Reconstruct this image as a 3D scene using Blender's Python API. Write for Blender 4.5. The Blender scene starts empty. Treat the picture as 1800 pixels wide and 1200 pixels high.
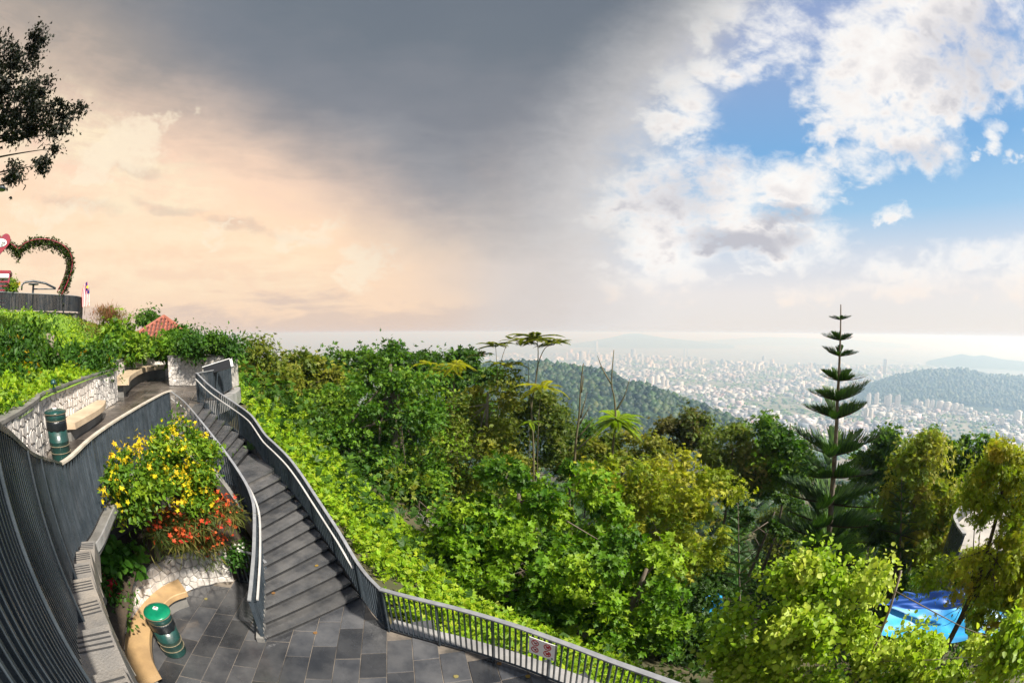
import bpy, bmesh, math, random
import numpy as np
from mathutils import Vector, Matrix
R = math.radians
rng = np.random.default_rng(7)
random.seed(7)
sc = bpy.context.scene
col = sc.collection

# ------------------------------------------------------------ camera (15 mm diagonal fisheye, as in the photograph)
CAM_Z = 5.6
PITCH = R(1.22)
F_PX = 765.0
cd = bpy.data.cameras.new('camera')
cam = bpy.data.objects.new('camera', cd); col.objects.link(cam)
cam.location = (0, 0, CAM_Z)
cam.rotation_euler = (R(90) - PITCH, 0, 0)
cd.type = 'PANO'
cd.sensor_fit = 'HORIZONTAL'; cd.sensor_width = 36.0; cd.sensor_height = 24.0
cd.clip_start = 0.05; cd.clip_end = 400000.0
cd.panorama_type = 'FISHEYE_EQUISOLID'; cd.fisheye_lens = 15.3; cd.fisheye_fov = R(200)
sc.camera = cam
sc.render.engine = 'CYCLES'
sc.view_settings.view_transform = 'Standard'
sc.view_settings.look = 'None'
EXPO = 0.9
sc.view_settings.exposure = EXPO
sc.view_settings.gamma = 1.0
sc.view_settings.use_curve_mapping = False
sc.cycles.max_bounces = 6
sc.cycles.diffuse_bounces = 3
sc.cycles.glossy_bounces = 3
sc.cycles.transmission_bounces = 4
sc.cycles.volume_bounces = 0
sc.cycles.transparent_max_bounces = 8
sc.cycles.use_denoising = True
sc.cycles.caustics_reflective = False
sc.cycles.caustics_refractive = False

SUN_AZ, SUN_EL = 116.0, 46.0          # measured clockwise from the viewing direction (+Y)

def ray(px, py):
    """direction of a pixel of the 1800x1200 photograph"""
    x = px - 900.0; y = 600.0 - py
    r = math.hypot(x, y) or 1e-6
    th = 2 * math.asin(min(1.0, r / (2 * F_PX)))
    s = math.sin(th) / r
    a, b, c = x * s, math.cos(th), y * s
    cp, sp = math.cos(PITCH), math.sin(PITCH)
    return Vector((a, b * cp + c * sp, c * cp - b * sp))
def atz(px, py, z):
    d = ray(px, py); t = (z - CAM_Z) / d.z
    return Vector((d.x * t, d.y * t, z))
def atd(px, py, dist):
    d = ray(px, py); t = dist / math.hypot(d.x, d.y)
    return Vector((d.x * t, d.y * t, CAM_Z + d.z * t))

# ------------------------------------------------------------ small node language
class X:
    def __init__(s, nt, sock): s.nt, s.k = nt, sock
    def _m(s, op, *o, clamp=False):
        n = s.nt.nodes.new('ShaderNodeMath'); n.operation = op; n.use_clamp = clamp
        for i, v in enumerate((s,) + o):
            if isinstance(v, X): s.nt.links.new(v.k, n.inputs[i])
            else: n.inputs[i].default_value = float(v)
        return X(s.nt, n.outputs[0])
    def __add__(s, o): return s._m('ADD', o)
    __radd__ = __add__
    def __sub__(s, o): return s._m('SUBTRACT', o)
    def __rsub__(s, o): return s._m('MULTIPLY', -1.0)._m('ADD', o)
    def __mul__(s, o): return s._m('MULTIPLY', o)
    __rmul__ = __mul__
    def __truediv__(s, o): return s._m('DIVIDE', o)
    def mx(s, o): return s._m('MAXIMUM', o)
    def mn(s, o): return s._m('MINIMUM', o)
    def sq(s): return s._m('MULTIPLY', s)
    def clamp(s): return s._m('ADD', 0.0, clamp=True)
    def smooth(s, a, b, lo=0.0, hi=1.0):
        n = s.nt.nodes.new('ShaderNodeMapRange'); n.interpolation_type = 'SMOOTHSTEP'
        s.nt.links.new(s.k, n.inputs[0])
        for i, v in zip((1, 2, 3, 4), (a, b, lo, hi)): n.inputs[i].default_value = v
        return X(s.nt, n.outputs[0])
def ramp(nt, x, stops, interp='LINEAR'):
    n = nt.nodes.new('ShaderNodeValToRGB'); n.color_ramp.interpolation = interp
    e = n.color_ramp.elements
    while len(e) < len(stops): e.new(0.5)
    for i, (p, c) in enumerate(stops):
        e[i].position = p; e[i].color = tuple(c) + (1,)
    nt.links.new(x.k if isinstance(x, X) else x, n.inputs[0])
    return X(nt, n.outputs[0])
def mixc(nt, f, a, b, blend='MIX'):
    n = nt.nodes.new('ShaderNodeMix'); n.data_type = 'RGBA'; n.blend_type = blend
    for i, v in ((0, f), (6, a), (7, b)):
        if isinstance(v, X): nt.links.new(v.k, n.inputs[i])
        elif i == 0: n.inputs[0].default_value = v
        else: n.inputs[i].default_value = tuple(v) + (1,)
    return X(nt, n.outputs[2])
def noise(nt, vec, scale, detail=4, rough=0.55, dist=0.0, w=None):
    n = nt.nodes.new('ShaderNodeTexNoise')
    if w is not None: n.noise_dimensions = '4D'; n.inputs['W'].default_value = w
    n.inputs['Scale'].default_value = scale; n.inputs['Detail'].default_value = detail
    n.inputs['Roughness'].default_value = rough; n.inputs['Distortion'].default_value = dist
    if vec is not None: nt.links.new(vec.k, n.inputs['Vector'])
    return X(nt, n.outputs[0])
def combine(nt, *xyz):
    n = nt.nodes.new('ShaderNodeCombineXYZ')
    for i, v in enumerate(xyz):
        if isinstance(v, X): nt.links.new(v.k, n.inputs[i])
        else: n.inputs[i].default_value = v
    return X(nt, n.outputs[0])

# ------------------------------------------------------------ sky: Nishita air with storm cloud, lit haze and cumulus in it
world = bpy.data.worlds.new('World'); sc.world = world; world.use_nodes = True
wt = world.node_tree; wt.nodes.clear()
tc = wt.nodes.new('ShaderNodeTexCoord')
sep = wt.nodes.new('ShaderNodeSeparateXYZ'); wt.links.new(tc.outputs['Generated'], sep.inputs[0])
dx, dy, dz = (X(wt, sep.outputs[i]) for i in range(3))
az = dx._m('ARCTAN2', dy) * 57.29578
el = dz._m('ARCSINE') * 57.29578
Dv = combine(wt, dx, dy, dz * 1.7)
sky = wt.nodes.new('ShaderNodeTexSky'); sky.sky_type = 'NISHITA'; sky.sun_disc = False
sky.sun_elevation = R(SUN_EL); sky.sun_rotation = R(SUN_AZ)
sky.altitude = 700; sky.air_density = 1.0; sky.dust_density = 0.6; sky.ozone_density = 2.0
nish = mixc(wt, 1.0, X(wt, sky.outputs[0]), (0.10, 0.115, 0.115), 'MULTIPLY')
n_big = noise(wt, Dv, 2.2, 2, 0.55) - 0.5
n_mid = noise(wt, Dv, 6.0, 5, 0.6, 0.2) - 0.5
n_fine = noise(wt, Dv, 24.0, 4, 0.62, 0.3) - 0.5
streak = noise(wt, combine(wt, dx, dy, dz * 5.0), 5.5, 5, 0.6, 0.4) - 0.5
azw = az + n_big * 16.0 + n_mid * 9.0
AE = combine(wt, az, el, 0.0)

# clear air: pale and rosy towards the horizon
hz = ramp(wt, (el / 50.0).clamp(), [(0.0, (0.87, 0.79, 0.77)), (0.10, (0.92, 0.84, 0.81)), (0.2, (0.72, 0.76, 0.84)), (0.30, (0.38, 0.62, 0.86)), (0.45, (0.22, 0.47, 0.80)), (0.75, (0.33, 0.43, 0.69)), (1.0, (0.30, 0.39, 0.62))])
base = mixc(wt, 0.85, nish, hz)

# cumulus: billows gathered in banks
def warp(k, l): return combine(wt, az + n_mid * k, el + n_mid * l, 0.0)
def blobs(lst, v):
    out = None
    for (ca, ce, ra, re, st) in lst:
        n = wt.nodes.new('ShaderNodeVectorMath'); n.operation = 'MULTIPLY_ADD'
        wt.links.new(v.k, n.inputs[0]); n.inputs[1].default_value = (1 / ra, 1 / re, 0); n.inputs[2].default_value = (-ca / ra, -ce / re, 0)
        d = wt.nodes.new('ShaderNodeVectorMath'); d.operation = 'DOT_PRODUCT'
        wt.links.new(n.outputs[0], d.inputs[0]); wt.links.new(n.outputs[0], d.inputs[1])
        q = X(wt, d.outputs['Value'])._m('MULTIPLY_ADD', -st, st)
        out = q if out is None else out.mx(q)
    return out.mx(-1.5)
bank = blobs([(60, 32, 14, 9, 1), (74, 37, 16, 9, 1), (50, 27, 8, 6, 1), (58, 24, 9, 5, .8), (69, 29, 10, 5, .7),
              (25, 30, 5.5, 5.5, .9), (31, 35, 3, 1.6, .6), (27, 18, 10, 6, 1), (39, 18.5, 7, 4, 1), (48, 20, 7, 3.2, .9),
              (33, 12, 13, 4.2, 1), (20, 14, 10, 9, 1), (53, 14, 3, .8, .7), (72, 22, 2.2, 1.2, .6), (77, 20, 2, 1.2, .6),
              (67, 25, 2.2, 1.4, .6), (80, 27, 6, 4, .7), (43, 37, 8, 5, .35), (33, 42, 8, 4, .6),
              (72, 8.5, 22, 2.6, .55), (60, 5.5, 20, 1.5, .4), (16, 5, 5, 2.2, .6), (110, 25, 14, 8, .8), (150, 35, 22, 9, .8), (-150, 25, 30, 9, .8)],
             warp(14.0, 9.0))
dens = bank * 0.85 + n_mid * 2.4 + n_fine * 1.3
cum = dens.smooth(-0.30, 0.80)
body = dens.smooth(0.25, 1.15)
n_sh = noise(wt, combine(wt, dx + 0.012, dy, dz * 1.7 - 0.05), 6.0, 3, 0.6, 0.2) - 0.5
relief = ((n_mid - n_sh) * 2.0 + 0.35).clamp()
dark = blobs([(31, 11.5, 11, 2.6, 1), (39, 15, 7, 2.2, .9), (22, 17, 9, 5, .5), (74, 31, 14, 7, .55), (60, 21.5, 8, 2, .5), (27, 21, 8, 2, .4)], warp(16, 10)).mx(0.0)
shade = (dark * 1.0 + relief * body * 0.8 + n_fine * 0.22).clamp()
cumc = ramp(wt, shade, [(0.0, (1.0, 0.985, 0.96)), (0.3, (0.93, 0.89, 0.87)), (0.65, (0.72, 0.705, 0.73)), (1.0, (0.56, 0.56, 0.61))])
cumc = mixc(wt, el.smooth(3.0, 9.0, 0.8, 0.0), cumc, (0.98, 0.85, 0.75))
veil = ((18.0 + (el - 15.0).mx(0.0).sq() * 0.030 - azw) / 12.0 + n_mid * 1.6 + n_fine * .6).smooth(-0.7, 0.9)
base = mixc(wt, veil, base, (0.80, 0.775, 0.77))
c1 = mixc(wt, cum, base, cumc)

# warm, evening-lit cloud deck on the left
arch = el - (27.0 - ((az + 60.0) / 42.0).sq() * 9.0 - (az + 60.0) * 0.30) + n_mid * 7.0
warm = ramp(wt, ((el + streak * 12.0 + n_mid * 6.0) / 45.0).clamp(), [(0.0, (0.76, 0.60, 0.50)), (0.05, (0.78, 0.61, 0.50)), (0.10, (0.96, 0.72, 0.53)), (0.26, (1.05, 0.77, 0.54)), (0.42, (1.0, 0.72, 0.54)), (0.56, (0.74, 0.57, 0.46)), (0.74, (0.44, 0.38, 0.335)), (1.0, (0.27, 0.265, 0.27))])
lit = arch.smooth(1.5, -5.0) * el.smooth(2.0, 8.0)
warm = mixc(wt, lit * (0.45 + streak * 3.5 + n_fine * 1.5).clamp(), warm, (1.0, 0.83, 0.60))
wisp = blobs([(-54, 18.5, 5, 1.0, 1), (-48, 15, 8, 1.0, .7), (-38, 14.5, 7, 1.0, .8), (-62, 13, 9, 1.2, .6), (-30, 14, 6, .8, .5)], combine(wt, az + n_mid * 8.0, el + n_mid * 5.0 + (az + 45.0) * 0.12, 0.0))
warm = mixc(wt, (wisp + n_fine * 1.2).smooth(0.0, 0.9) * 0.5, warm, (0.66, 0.50, 0.42))
glow = blobs([(-56, 22, 7, 4, 1), (-28, 12.5, 5, 2.5, .8), (-41, 12, 3, 2, .8), (-20, 9, 6, 3, .9), (-65, 14, 8, 2, .6)], warp(24, 18))
warm = mixc(wt, (glow + n_fine * 1.6).smooth(0.05, 0.9) * 0.8, warm, (1.0, 0.86, 0.66))
warm_m = az.smooth(4.0, -8.0) * az.smooth(-175.0, -120.0)
c2 = mixc(wt, warm_m, c1, warm)

# the storm cell with its curtain of rain
aL = azw + 10.0 + el.mx(0.0).sq() * 0.050
aR = (10.0 + (el - 15.0).mx(0.0).sq() * 0.033) - azw
wide = 14.0 + el * 0.55
storm = (aL / wide).smooth(-0.55, 1.0) * ((aR + n_fine * 6.0) / (13.0 + el * 0.25)).smooth(-0.7, 1.0)
storm = storm * (dy + n_big * 0.5).smooth(-0.15, 0.45)
stc = ramp(wt, ((el + n_big * 12.0 + n_mid * 9.0 + streak * 7.0 + az * 0.05) / 50.0).clamp(), [(0.0, (0.70, 0.63, 0.59)), (0.12, (0.67, 0.61, 0.58)), (0.24, (0.53, 0.50, 0.49)), (0.38, (0.36, 0.36, 0.38)), (0.55, (0.245, 0.26, 0.295)), (0.78, (0.175, 0.205, 0.245)), (1.0, (0.16, 0.19, 0.235))])
c3 = mixc(wt, storm, c2, stc)
bg = wt.nodes.new('ShaderNodeBackground'); bg.inputs[1].default_value = 2.0 ** -EXPO
wt.links.new(c3.k, bg.inputs[0])
world.cycles.sampling_method = 'MANUAL'; world.cycles.sample_map_resolution = 256
wo = wt.nodes.new('ShaderNodeOutputWorld'); wt.links.new(bg.outputs[0], wo.inputs[0])

# ------------------------------------------------------------ sun
sd = bpy.data.lights.new('sun', 'SUN'); sd.energy = 5.0; sd.angle = R(4.0); sd.color = (1.0, 0.93, 0.82)
sun = bpy.data.objects.new('sun', sd); col.objects.link(sun)
a, e = R(SUN_AZ), R(SUN_EL)
sun.rotation_euler = Vector((math.sin(a) * math.cos(e), math.cos(a) * math.cos(e), math.sin(e))).to_track_quat('Z', 'Y').to_euler()

# ============================================================ helpers
def V3(p): return Vector((p[0], p[1], p[2] if len(p) > 2 else 0.0))
def tag(o, label=None, cat=None, group=None, kind=None):
    if label: o['label'] = label
    if cat: o['category'] = cat
    if group: o['group'] = group
    if kind: o['kind'] = kind
    return o
def thing(name, label, cat, loc=(0, 0, 0), rz=0.0, group=None):
    o = bpy.data.objects.new(name, None); o.empty_display_size = 0.1; col.objects.link(o)
    o.location = loc; o.rotation_euler = (0, 0, rz)
    return tag(o, label, cat, group)
def link(name, me, parent=None, loc=None, rot=None, scale=None):
    o = bpy.data.objects.new(name, me); col.objects.link(o)
    if parent: o.parent = parent
    if loc is not None: o.location = loc
    if rot is not None: o.rotation_euler = rot
    if scale is not None: o.scale = scale
    return o
class MB:
    def __init__(s): s.v, s.f = [], []
    def add(s, vs, fs):
        n = len(s.v); s.v += [tuple(p) for p in vs]; s.f += [tuple(i + n for i in f) for f in fs]; return s
    def box(s, c, size, rz=0.0, taper=1.0):
        hx, hy, hz = (q / 2 for q in size); ca, sa = math.cos(rz), math.sin(rz); vs = []
        for z, k in ((-hz, 1.0), (hz, taper)):
            for x, y in ((-hx, -hy), (hx, -hy), (hx, hy), (-hx, hy)):
                x, y = x * k, y * k
                vs.append((c[0] + x * ca - y * sa, c[1] + x * sa + y * ca, c[2] + z))
        return s.add(vs, [(0, 3, 2, 1), (4, 5, 6, 7), (0, 1, 5, 4), (1, 2, 6, 5), (2, 3, 7, 6), (3, 0, 4, 7)])
    def prism(s, poly, z0, z1):
        n = len(poly); a = sum(poly[i][0] * poly[(i + 1) % n][1] - poly[(i + 1) % n][0] * poly[i][1] for i in range(n))
        if a < 0: poly = poly[::-1]
        vs = [(p[0], p[1], z0) for p in poly] + [(p[0], p[1], z1) for p in poly]
        return s.add(vs, [tuple(range(n - 1, -1, -1)), tuple(range(n, 2 * n))] + [(i, (i + 1) % n, n + (i + 1) % n, n + i) for i in range(n)])
    def rings(s, rings, cap=True):
        n = len(rings[0]); vs = [p for r in rings for p in r]; fs = []
        for k in range(len(rings) - 1):
            for i in range(n):
                j = (i + 1) % n; fs.append((k * n + i, k * n + j, (k + 1) * n + j, (k + 1) * n + i))
        if cap: fs += [tuple(range(n - 1, -1, -1)), tuple(range((len(rings) - 1) * n, len(rings) * n))]
        return s.add(vs, fs)
    def tube(s, pts, rad, seg=8):
        pts = [V3(p) for p in pts]; out = []
        for i, p in enumerate(pts):
            t = (pts[min(i + 1, len(pts) - 1)] - pts[max(i - 1, 0)]).normalized()
            u = t.cross(Vector((0, 0, 1)) if abs(t.z) < 0.95 else Vector((1, 0, 0))).normalized(); w = u.cross(t)
            r = rad[i] if hasattr(rad, '__len__') else rad
            out.append([p + (u * math.cos(a) + w * math.sin(a)) * r for a in (2 * math.pi * k / seg for k in range(seg))])
        return s.rings(out)
    def sweep(s, pts, prof, closed=False):
        """profile (offset to the left of travel, height) swept along a path, upright"""
        pts = [V3(p) for p in pts]; out = []
        for i, p in enumerate(pts):
            t = pts[min(i + 1, len(pts) - 1)] - pts[max(i - 1, 0)]; t.z = 0; t.normalize()
            nrm = Vector((-t.y, t.x, 0))
            out.append([p + nrm * o + Vector((0, 0, h)) for o, h in prof])
        return s.rings(out)
    def lathe(s, prof, seg=28, c=(0, 0, 0)):
        return s.rings([[(c[0] + r * math.cos(2 * math.pi * k / seg), c[1] + r * math.sin(2 * math.pi * k / seg), c[2] + z) for k in range(seg)] for r, z in prof])
    def mesh(s, name, mat, smooth=False):
        me = bpy.data.meshes.new(name); me.from_pydata(s.v, [], s.f)
        me.materials.append(mat)
        if smooth: me.polygons.foreach_set('use_smooth', [True] * len(me.polygons))
        me.update(); return me
    def build(s, name, mat, parent=None, smooth=False, loc=None, rot=None, recalc=True):
        me = s.mesh(name, mat, smooth)
        if recalc:
            bm = bmesh.new(); bm.from_mesh(me); bmesh.ops.recalc_face_normals(bm, faces=bm.faces); bm.to_mesh(me); bm.free()
        return link(name, me, parent, loc, rot)
def curve(pts, n=8):
    """Catmull-Rom through points"""
    P = [V3(p) for p in pts]; P = [2 * P[0] - P[1]] + P + [2 * P[-1] - P[-2]]; out = []
    for i in range(1, len(P) - 2):
        a, b, c, d = P[i - 1:i + 3]
        for k in range(n):
            t = k / n
            out.append(0.5 * ((2 * b) + (c - a) * t + (2 * a - 5 * b + 4 * c - d) * t * t + (3 * b - a - 3 * c + d) * t ** 3))
    return out + [P[-2]]
def arclen(pts):
    s = [0.0]
    for a, b in zip(pts, pts[1:]): s.append(s[-1] + math.hypot(b[0] - a[0], b[1] - a[1]))
    return s
def along(pts, S, q):
    """point and tangent at arc length q"""
    q = max(0.0, min(S[-1] - 1e-6, q)); i = 0
    i = max(0, int(np.searchsorted(S, q, 'right')) - 1); i = min(i, len(pts) - 2)
    t = (q - S[i]) / max(1e-9, S[i + 1] - S[i]); p = pts[i].lerp(pts[i + 1], t)
    d = pts[i + 1] - pts[i]; slope = d.z / max(1e-6, math.hypot(d.x, d.y)); d.z = 0; d.normalize()
    return p, d, slope
def inside(p, poly):
    c = False; n = len(poly)
    for i in range(n):
        a, b = poly[i], poly[(i + 1) % n]
        if (a[1] > p[1]) != (b[1] > p[1]) and p[0] < (b[0] - a[0]) * (p[1] - a[1]) / (b[1] - a[1]) + a[0]: c = not c
    return c

# ------------------------------------------------------------ materials
def material(name, base, rough=0.6, vary=None, scale=4.0, bump=0.0, bscale=None, metal=0.0, rvary=0.0, spec=0.5, detail=5, obj_vary=0.0, coat=0.0):
    m = bpy.data.materials.new(name); m.use_nodes = True; nt = m.node_tree
    b = nt.nodes['Principled BSDF']
    tcn = nt.nodes.new('ShaderNodeTexCoord')
    geo = nt.nodes.new('ShaderNodeNewGeometry')
    pos = X(nt, geo.outputs['Position'])
    c = None
    if vary is not None:
        c = mixc(nt, noise(nt, pos, scale, detail, 0.62).smooth(0.3, 0.7), base, vary)
    if obj_vary:
        oi = nt.nodes.new('ShaderNodeObjectInfo')
        f = X(nt, oi.outputs['Random']) * obj_vary + (1.0 - obj_vary * 0.5)
        cc = combine(nt, f, f, f)
        c = mixc(nt, 1.0, c if c is not None else tuple(base), cc, 'MULTIPLY')
    if c is not None: nt.links.new(c.k, b.inputs['Base Color'])
    else: b.inputs['Base Color'].default_value = tuple(base) + (1,)
    b.inputs['Metallic'].default_value = metal
    b.inputs['Specular IOR Level'].default_value = spec
    if coat: b.inputs['Coat Weight'].default_value = coat; b.inputs['Coat Roughness'].default_value = 0.12
    if rvary:
        r = noise(nt, pos, scale * 0.45, 4, 0.6).smooth(0.35, 0.65, max(0.03, rough - rvary), rough + rvary)
        nt.links.new(r.k, b.inputs['Roughness'])
    else: b.inputs['Roughness'].default_value = rough
    if bump:
        bn = nt.nodes.new('ShaderNodeBump'); bn.inputs['Strength'].default_value = bump; bn.inputs['Distance'].default_value = 0.02
        nt.links.new(noise(nt, pos, bscale or scale * 6, 4, 0.6).k, bn.inputs['Height']); nt.links.new(bn.outputs[0], b.inputs['Normal'])
    return m
M = {}
M['slate'] = material('wet_slate', (0.030, 0.032, 0.037), 0.17, (0.085, 0.085, 0.088), 1.1, 0.25, 8, rvary=0.15, obj_vary=0.8, spec=1.0)
M['slate2'] = material('wet_slate_brown', (0.050, 0.043, 0.038), 0.27, (0.11, 0.092, 0.078), 1.1, 0.35, 12, rvary=0.2, obj_vary=0.6)
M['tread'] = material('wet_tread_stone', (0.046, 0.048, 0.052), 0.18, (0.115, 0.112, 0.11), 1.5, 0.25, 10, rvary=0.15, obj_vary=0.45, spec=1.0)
M['riser'] = material('nosing_shade_riser', (0.014, 0.014, 0.015), 0.5, (0.03, 0.03, 0.03), 4.0)  # painted near-black for the line of shade under each tread nosing
M['joint'] = material('stained_mortar', (0.26, 0.22, 0.18), 0.5, (0.06, 0.055, 0.05), 1.4, 0.3, 30)
M['rail'] = material('dark_grey_painted_steel', (0.030, 0.040, 0.050), 0.36, (0.050, 0.062, 0.075), 5.0, 0.12, 60, rvary=0.14, obj_vary=0.4)
M['slat'] = material('dark_weathered_slat', (0.012, 0.016, 0.022), 0.7, (0.03, 0.03, 0.032), 2.5, 0.3, 20, obj_vary=0.9, spec=0.2)
M['cap'] = material('pale_grey_rail_cap', (0.23, 0.235, 0.25), 0.32, (0.32, 0.325, 0.335), 5.0, 0.05, 40, metal=0.25)
M['capwarm'] = material('weathered_buff_rail_cap', (0.42, 0.36, 0.29), 0.4, (0.55, 0.50, 0.43), 4.0, 0.1, 40)
M['white_rail'] = material('pale_painted_handrail', (0.36, 0.345, 0.33), 0.4, (0.46, 0.45, 0.43), 4.0)
M['concrete'] = material('weathered_concrete', (0.22, 0.21, 0.195), 0.5, (0.12, 0.115, 0.105), 1.6, 0.4, 20, rvary=0.15)
M['kerb'] = material('pale_kerb_concrete', (0.34, 0.33, 0.32), 0.4, (0.22, 0.215, 0.21), 2.0, 0.3, 25, rvary=0.15)
M['stepstone'] = material('grooved_step_granite', (0.16, 0.155, 0.15), 0.36, (0.30, 0.265, 0.225), 1.6, 0.5, 60, rvary=0.2, obj_vary=0.3)
M['groove'] = material('dark_step_groove', (0.045, 0.045, 0.046), 0.6)
M['stone'] = material('white_limestone', (0.66, 0.62, 0.57), 0.65, (0.46, 0.42, 0.385), 3.5, 0.6, 22, obj_vary=0.38)
M['stonegap'] = material('grey_stone_joint', (0.28, 0.255, 0.23), 0.85, (0.42, 0.39, 0.35), 6.0)
M['bench'] = material('ochre_bench_concrete', (0.47, 0.31, 0.15), 0.5, (0.33, 0.215, 0.11), 1.8, 0.3, 26, rvary=0.15)
M['bench2'] = material('buff_bench_concrete', (0.56, 0.44, 0.30), 0.5, (0.40, 0.30, 0.20), 1.6, 0.3, 20, rvary=0.15)
M['darkwall'] = material('dark_rendered_wall', (0.060, 0.058, 0.055), 0.7, (0.13, 0.12, 0.11), 1.2, 0.5, 12)
M['soil'] = material('dark_planter_soil', (0.035, 0.025, 0.017), 0.9, (0.065, 0.045, 0.028), 5.0, 0.8, 20)
M['earth'] = material('leafy_forest_floor', (0.045, 0.050, 0.018), 0.9, (0.085, 0.070, 0.034), 0.5, 0.8, 6)
M['turf'] = material('hillside_turf', (0.11, 0.20, 0.016), 0.9, (0.17, 0.27, 0.025), 0.8, 0.8, 8)
M['lid'] = material('bright_green_lid', (0.006, 0.21, 0.105), 0.30, (0.004, 0.15, 0.08), 6.0, coat=0.4)
M['drum'] = material('dark_green_drum', (0.006, 0.050, 0.042), 0.36, (0.012, 0.036, 0.032), 7.0, 0.25, 18, coat=0.2, rvary=0.14)
M['bag'] = material('black_bin_liner', (0.007, 0.010, 0.012), 0.3, None, 6.0, 0.7, 14)
M['hoop'] = material('dull_gold_hoop', (0.34, 0.29, 0.19), 0.45, (0.2, .17, .12), 20.0, metal=0.3)
M['white'] = material('white_board', (0.78, 0.77, 0.76), 0.45)
M['red'] = material('sign_red', (0.42, 0.03, 0.035), 0.5)
M['greenmark'] = material('sign_green', (0.04, 0.16, 0.05), 0.5)
M['ink'] = material('sign_ink', (0.05, 0.03, 0.03), 0.5)
M['black'] = material('black_panel', (0.012, 0.012, 0.013), 0.35)
M['bark'] = material('grey_brown_bark', (0.085, 0.062, 0.043), 0.85, (0.16, 0.13, 0.10), 4.0, 0.8, 16)
M['darkbark'] = material('dark_bark', (0.035, 0.026, 0.019), 0.85, (0.07, 0.052, 0.038), 5.0, 0.8, 18)
M['palebark'] = material('pale_grey_bark', (0.24, 0.20, 0.15), 0.8, (0.15, 0.125, 0.09), 4.0, 0.6, 16)
M['greenstem'] = material('green_brown_stem', (0.085, 0.082, 0.038), 0.75, (0.13, 0.105, 0.055), 5.0, 0.4, 20)
def leaf_material(name, rough=0.5, trans=0.42, spec=0.28):
    m = bpy.data.materials.new(name); m.use_nodes = True; nt = m.node_tree
    b = nt.nodes['Principled BSDF']; at = nt.nodes.new('ShaderNodeAttribute'); at.attribute_name = 'Col'
    nt.links.new(at.outputs['Color'], b.inputs['Base Color']); b.inputs['Roughness'].default_value = rough
    b.inputs['Specular IOR Level'].default_value = spec
    tr = nt.nodes.new('ShaderNodeBsdfTranslucent')
    tcl = mixc(nt, 1.0, X(nt, at.outputs['Color']), (1.15, 1.25, 0.55), 'MULTIPLY')
    nt.links.new(tcl.k, tr.inputs['Color'])
    mx = nt.nodes.new('ShaderNodeMixShader'); mx.inputs[0].default_value = trans
    nt.links.new(b.outputs[0], mx.inputs[1]); nt.links.new(tr.outputs[0], mx.inputs[2])
    nt.links.new(mx.outputs[0], nt.nodes['Material Output'].inputs['Surface'])
    return m
M['leaf'] = leaf_material('leaf')
M['needle'] = leaf_material('needle', 0.5, 0.15)
M['petal'] = leaf_material('petal', 0.6, 0.4, 0.2)

# ============================================================ levels and plan of the built terrace
Z_T = 3.2                                             # upper terrace floor; the lower plaza is z = 0
near_base = [(0.1, -1.1, 4.75), (-0.45, -0.35, 4.6), (-0.9, 0.05, 4.5), (-1.86, 0.56, 4.23), (-2.29, 0.80, 4.07), (-3.22, 1.26, 3.77), (-4.36, 1.93, 3.40), (-4.86, 2.32, Z_T)]
edge_base = [(-4.86, 2.32, Z_T), (-5.05, 2.64, Z_T), (-5.65, 3.39, Z_T), (-6.31, 4.37, Z_T), (-7.26, 5.92, Z_T), (-7.95, 7.10, Z_T), (-8.22, 7.62, Z_T)]
RIS, NLOW, NUP = 0.15, 13, 8
Z_L = RIS * NLOW                                      # half landing
stR = curve([(-3.20, 7.34), (-4.35, 8.43), (-5.53, 9.39), (-6.75, 10.12)], 10)
stL = curve([(-4.50, 5.22), (-4.95, 6.40), (-5.45, 7.32), (-6.10, 7.98), (-6.90, 8.36)], 10)
SR, SL = arclen(stR), arclen(stL)
upR = curve([(-8.10, 11.20), (-9.10, 11.62), (-11.0, 11.90)], 10)
upL = curve([(-7.10, 8.40), (-7.65, 8.38), (-8.25, 7.92)], 10)
UR, UL = arclen(upR), arclen(upL)

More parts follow.
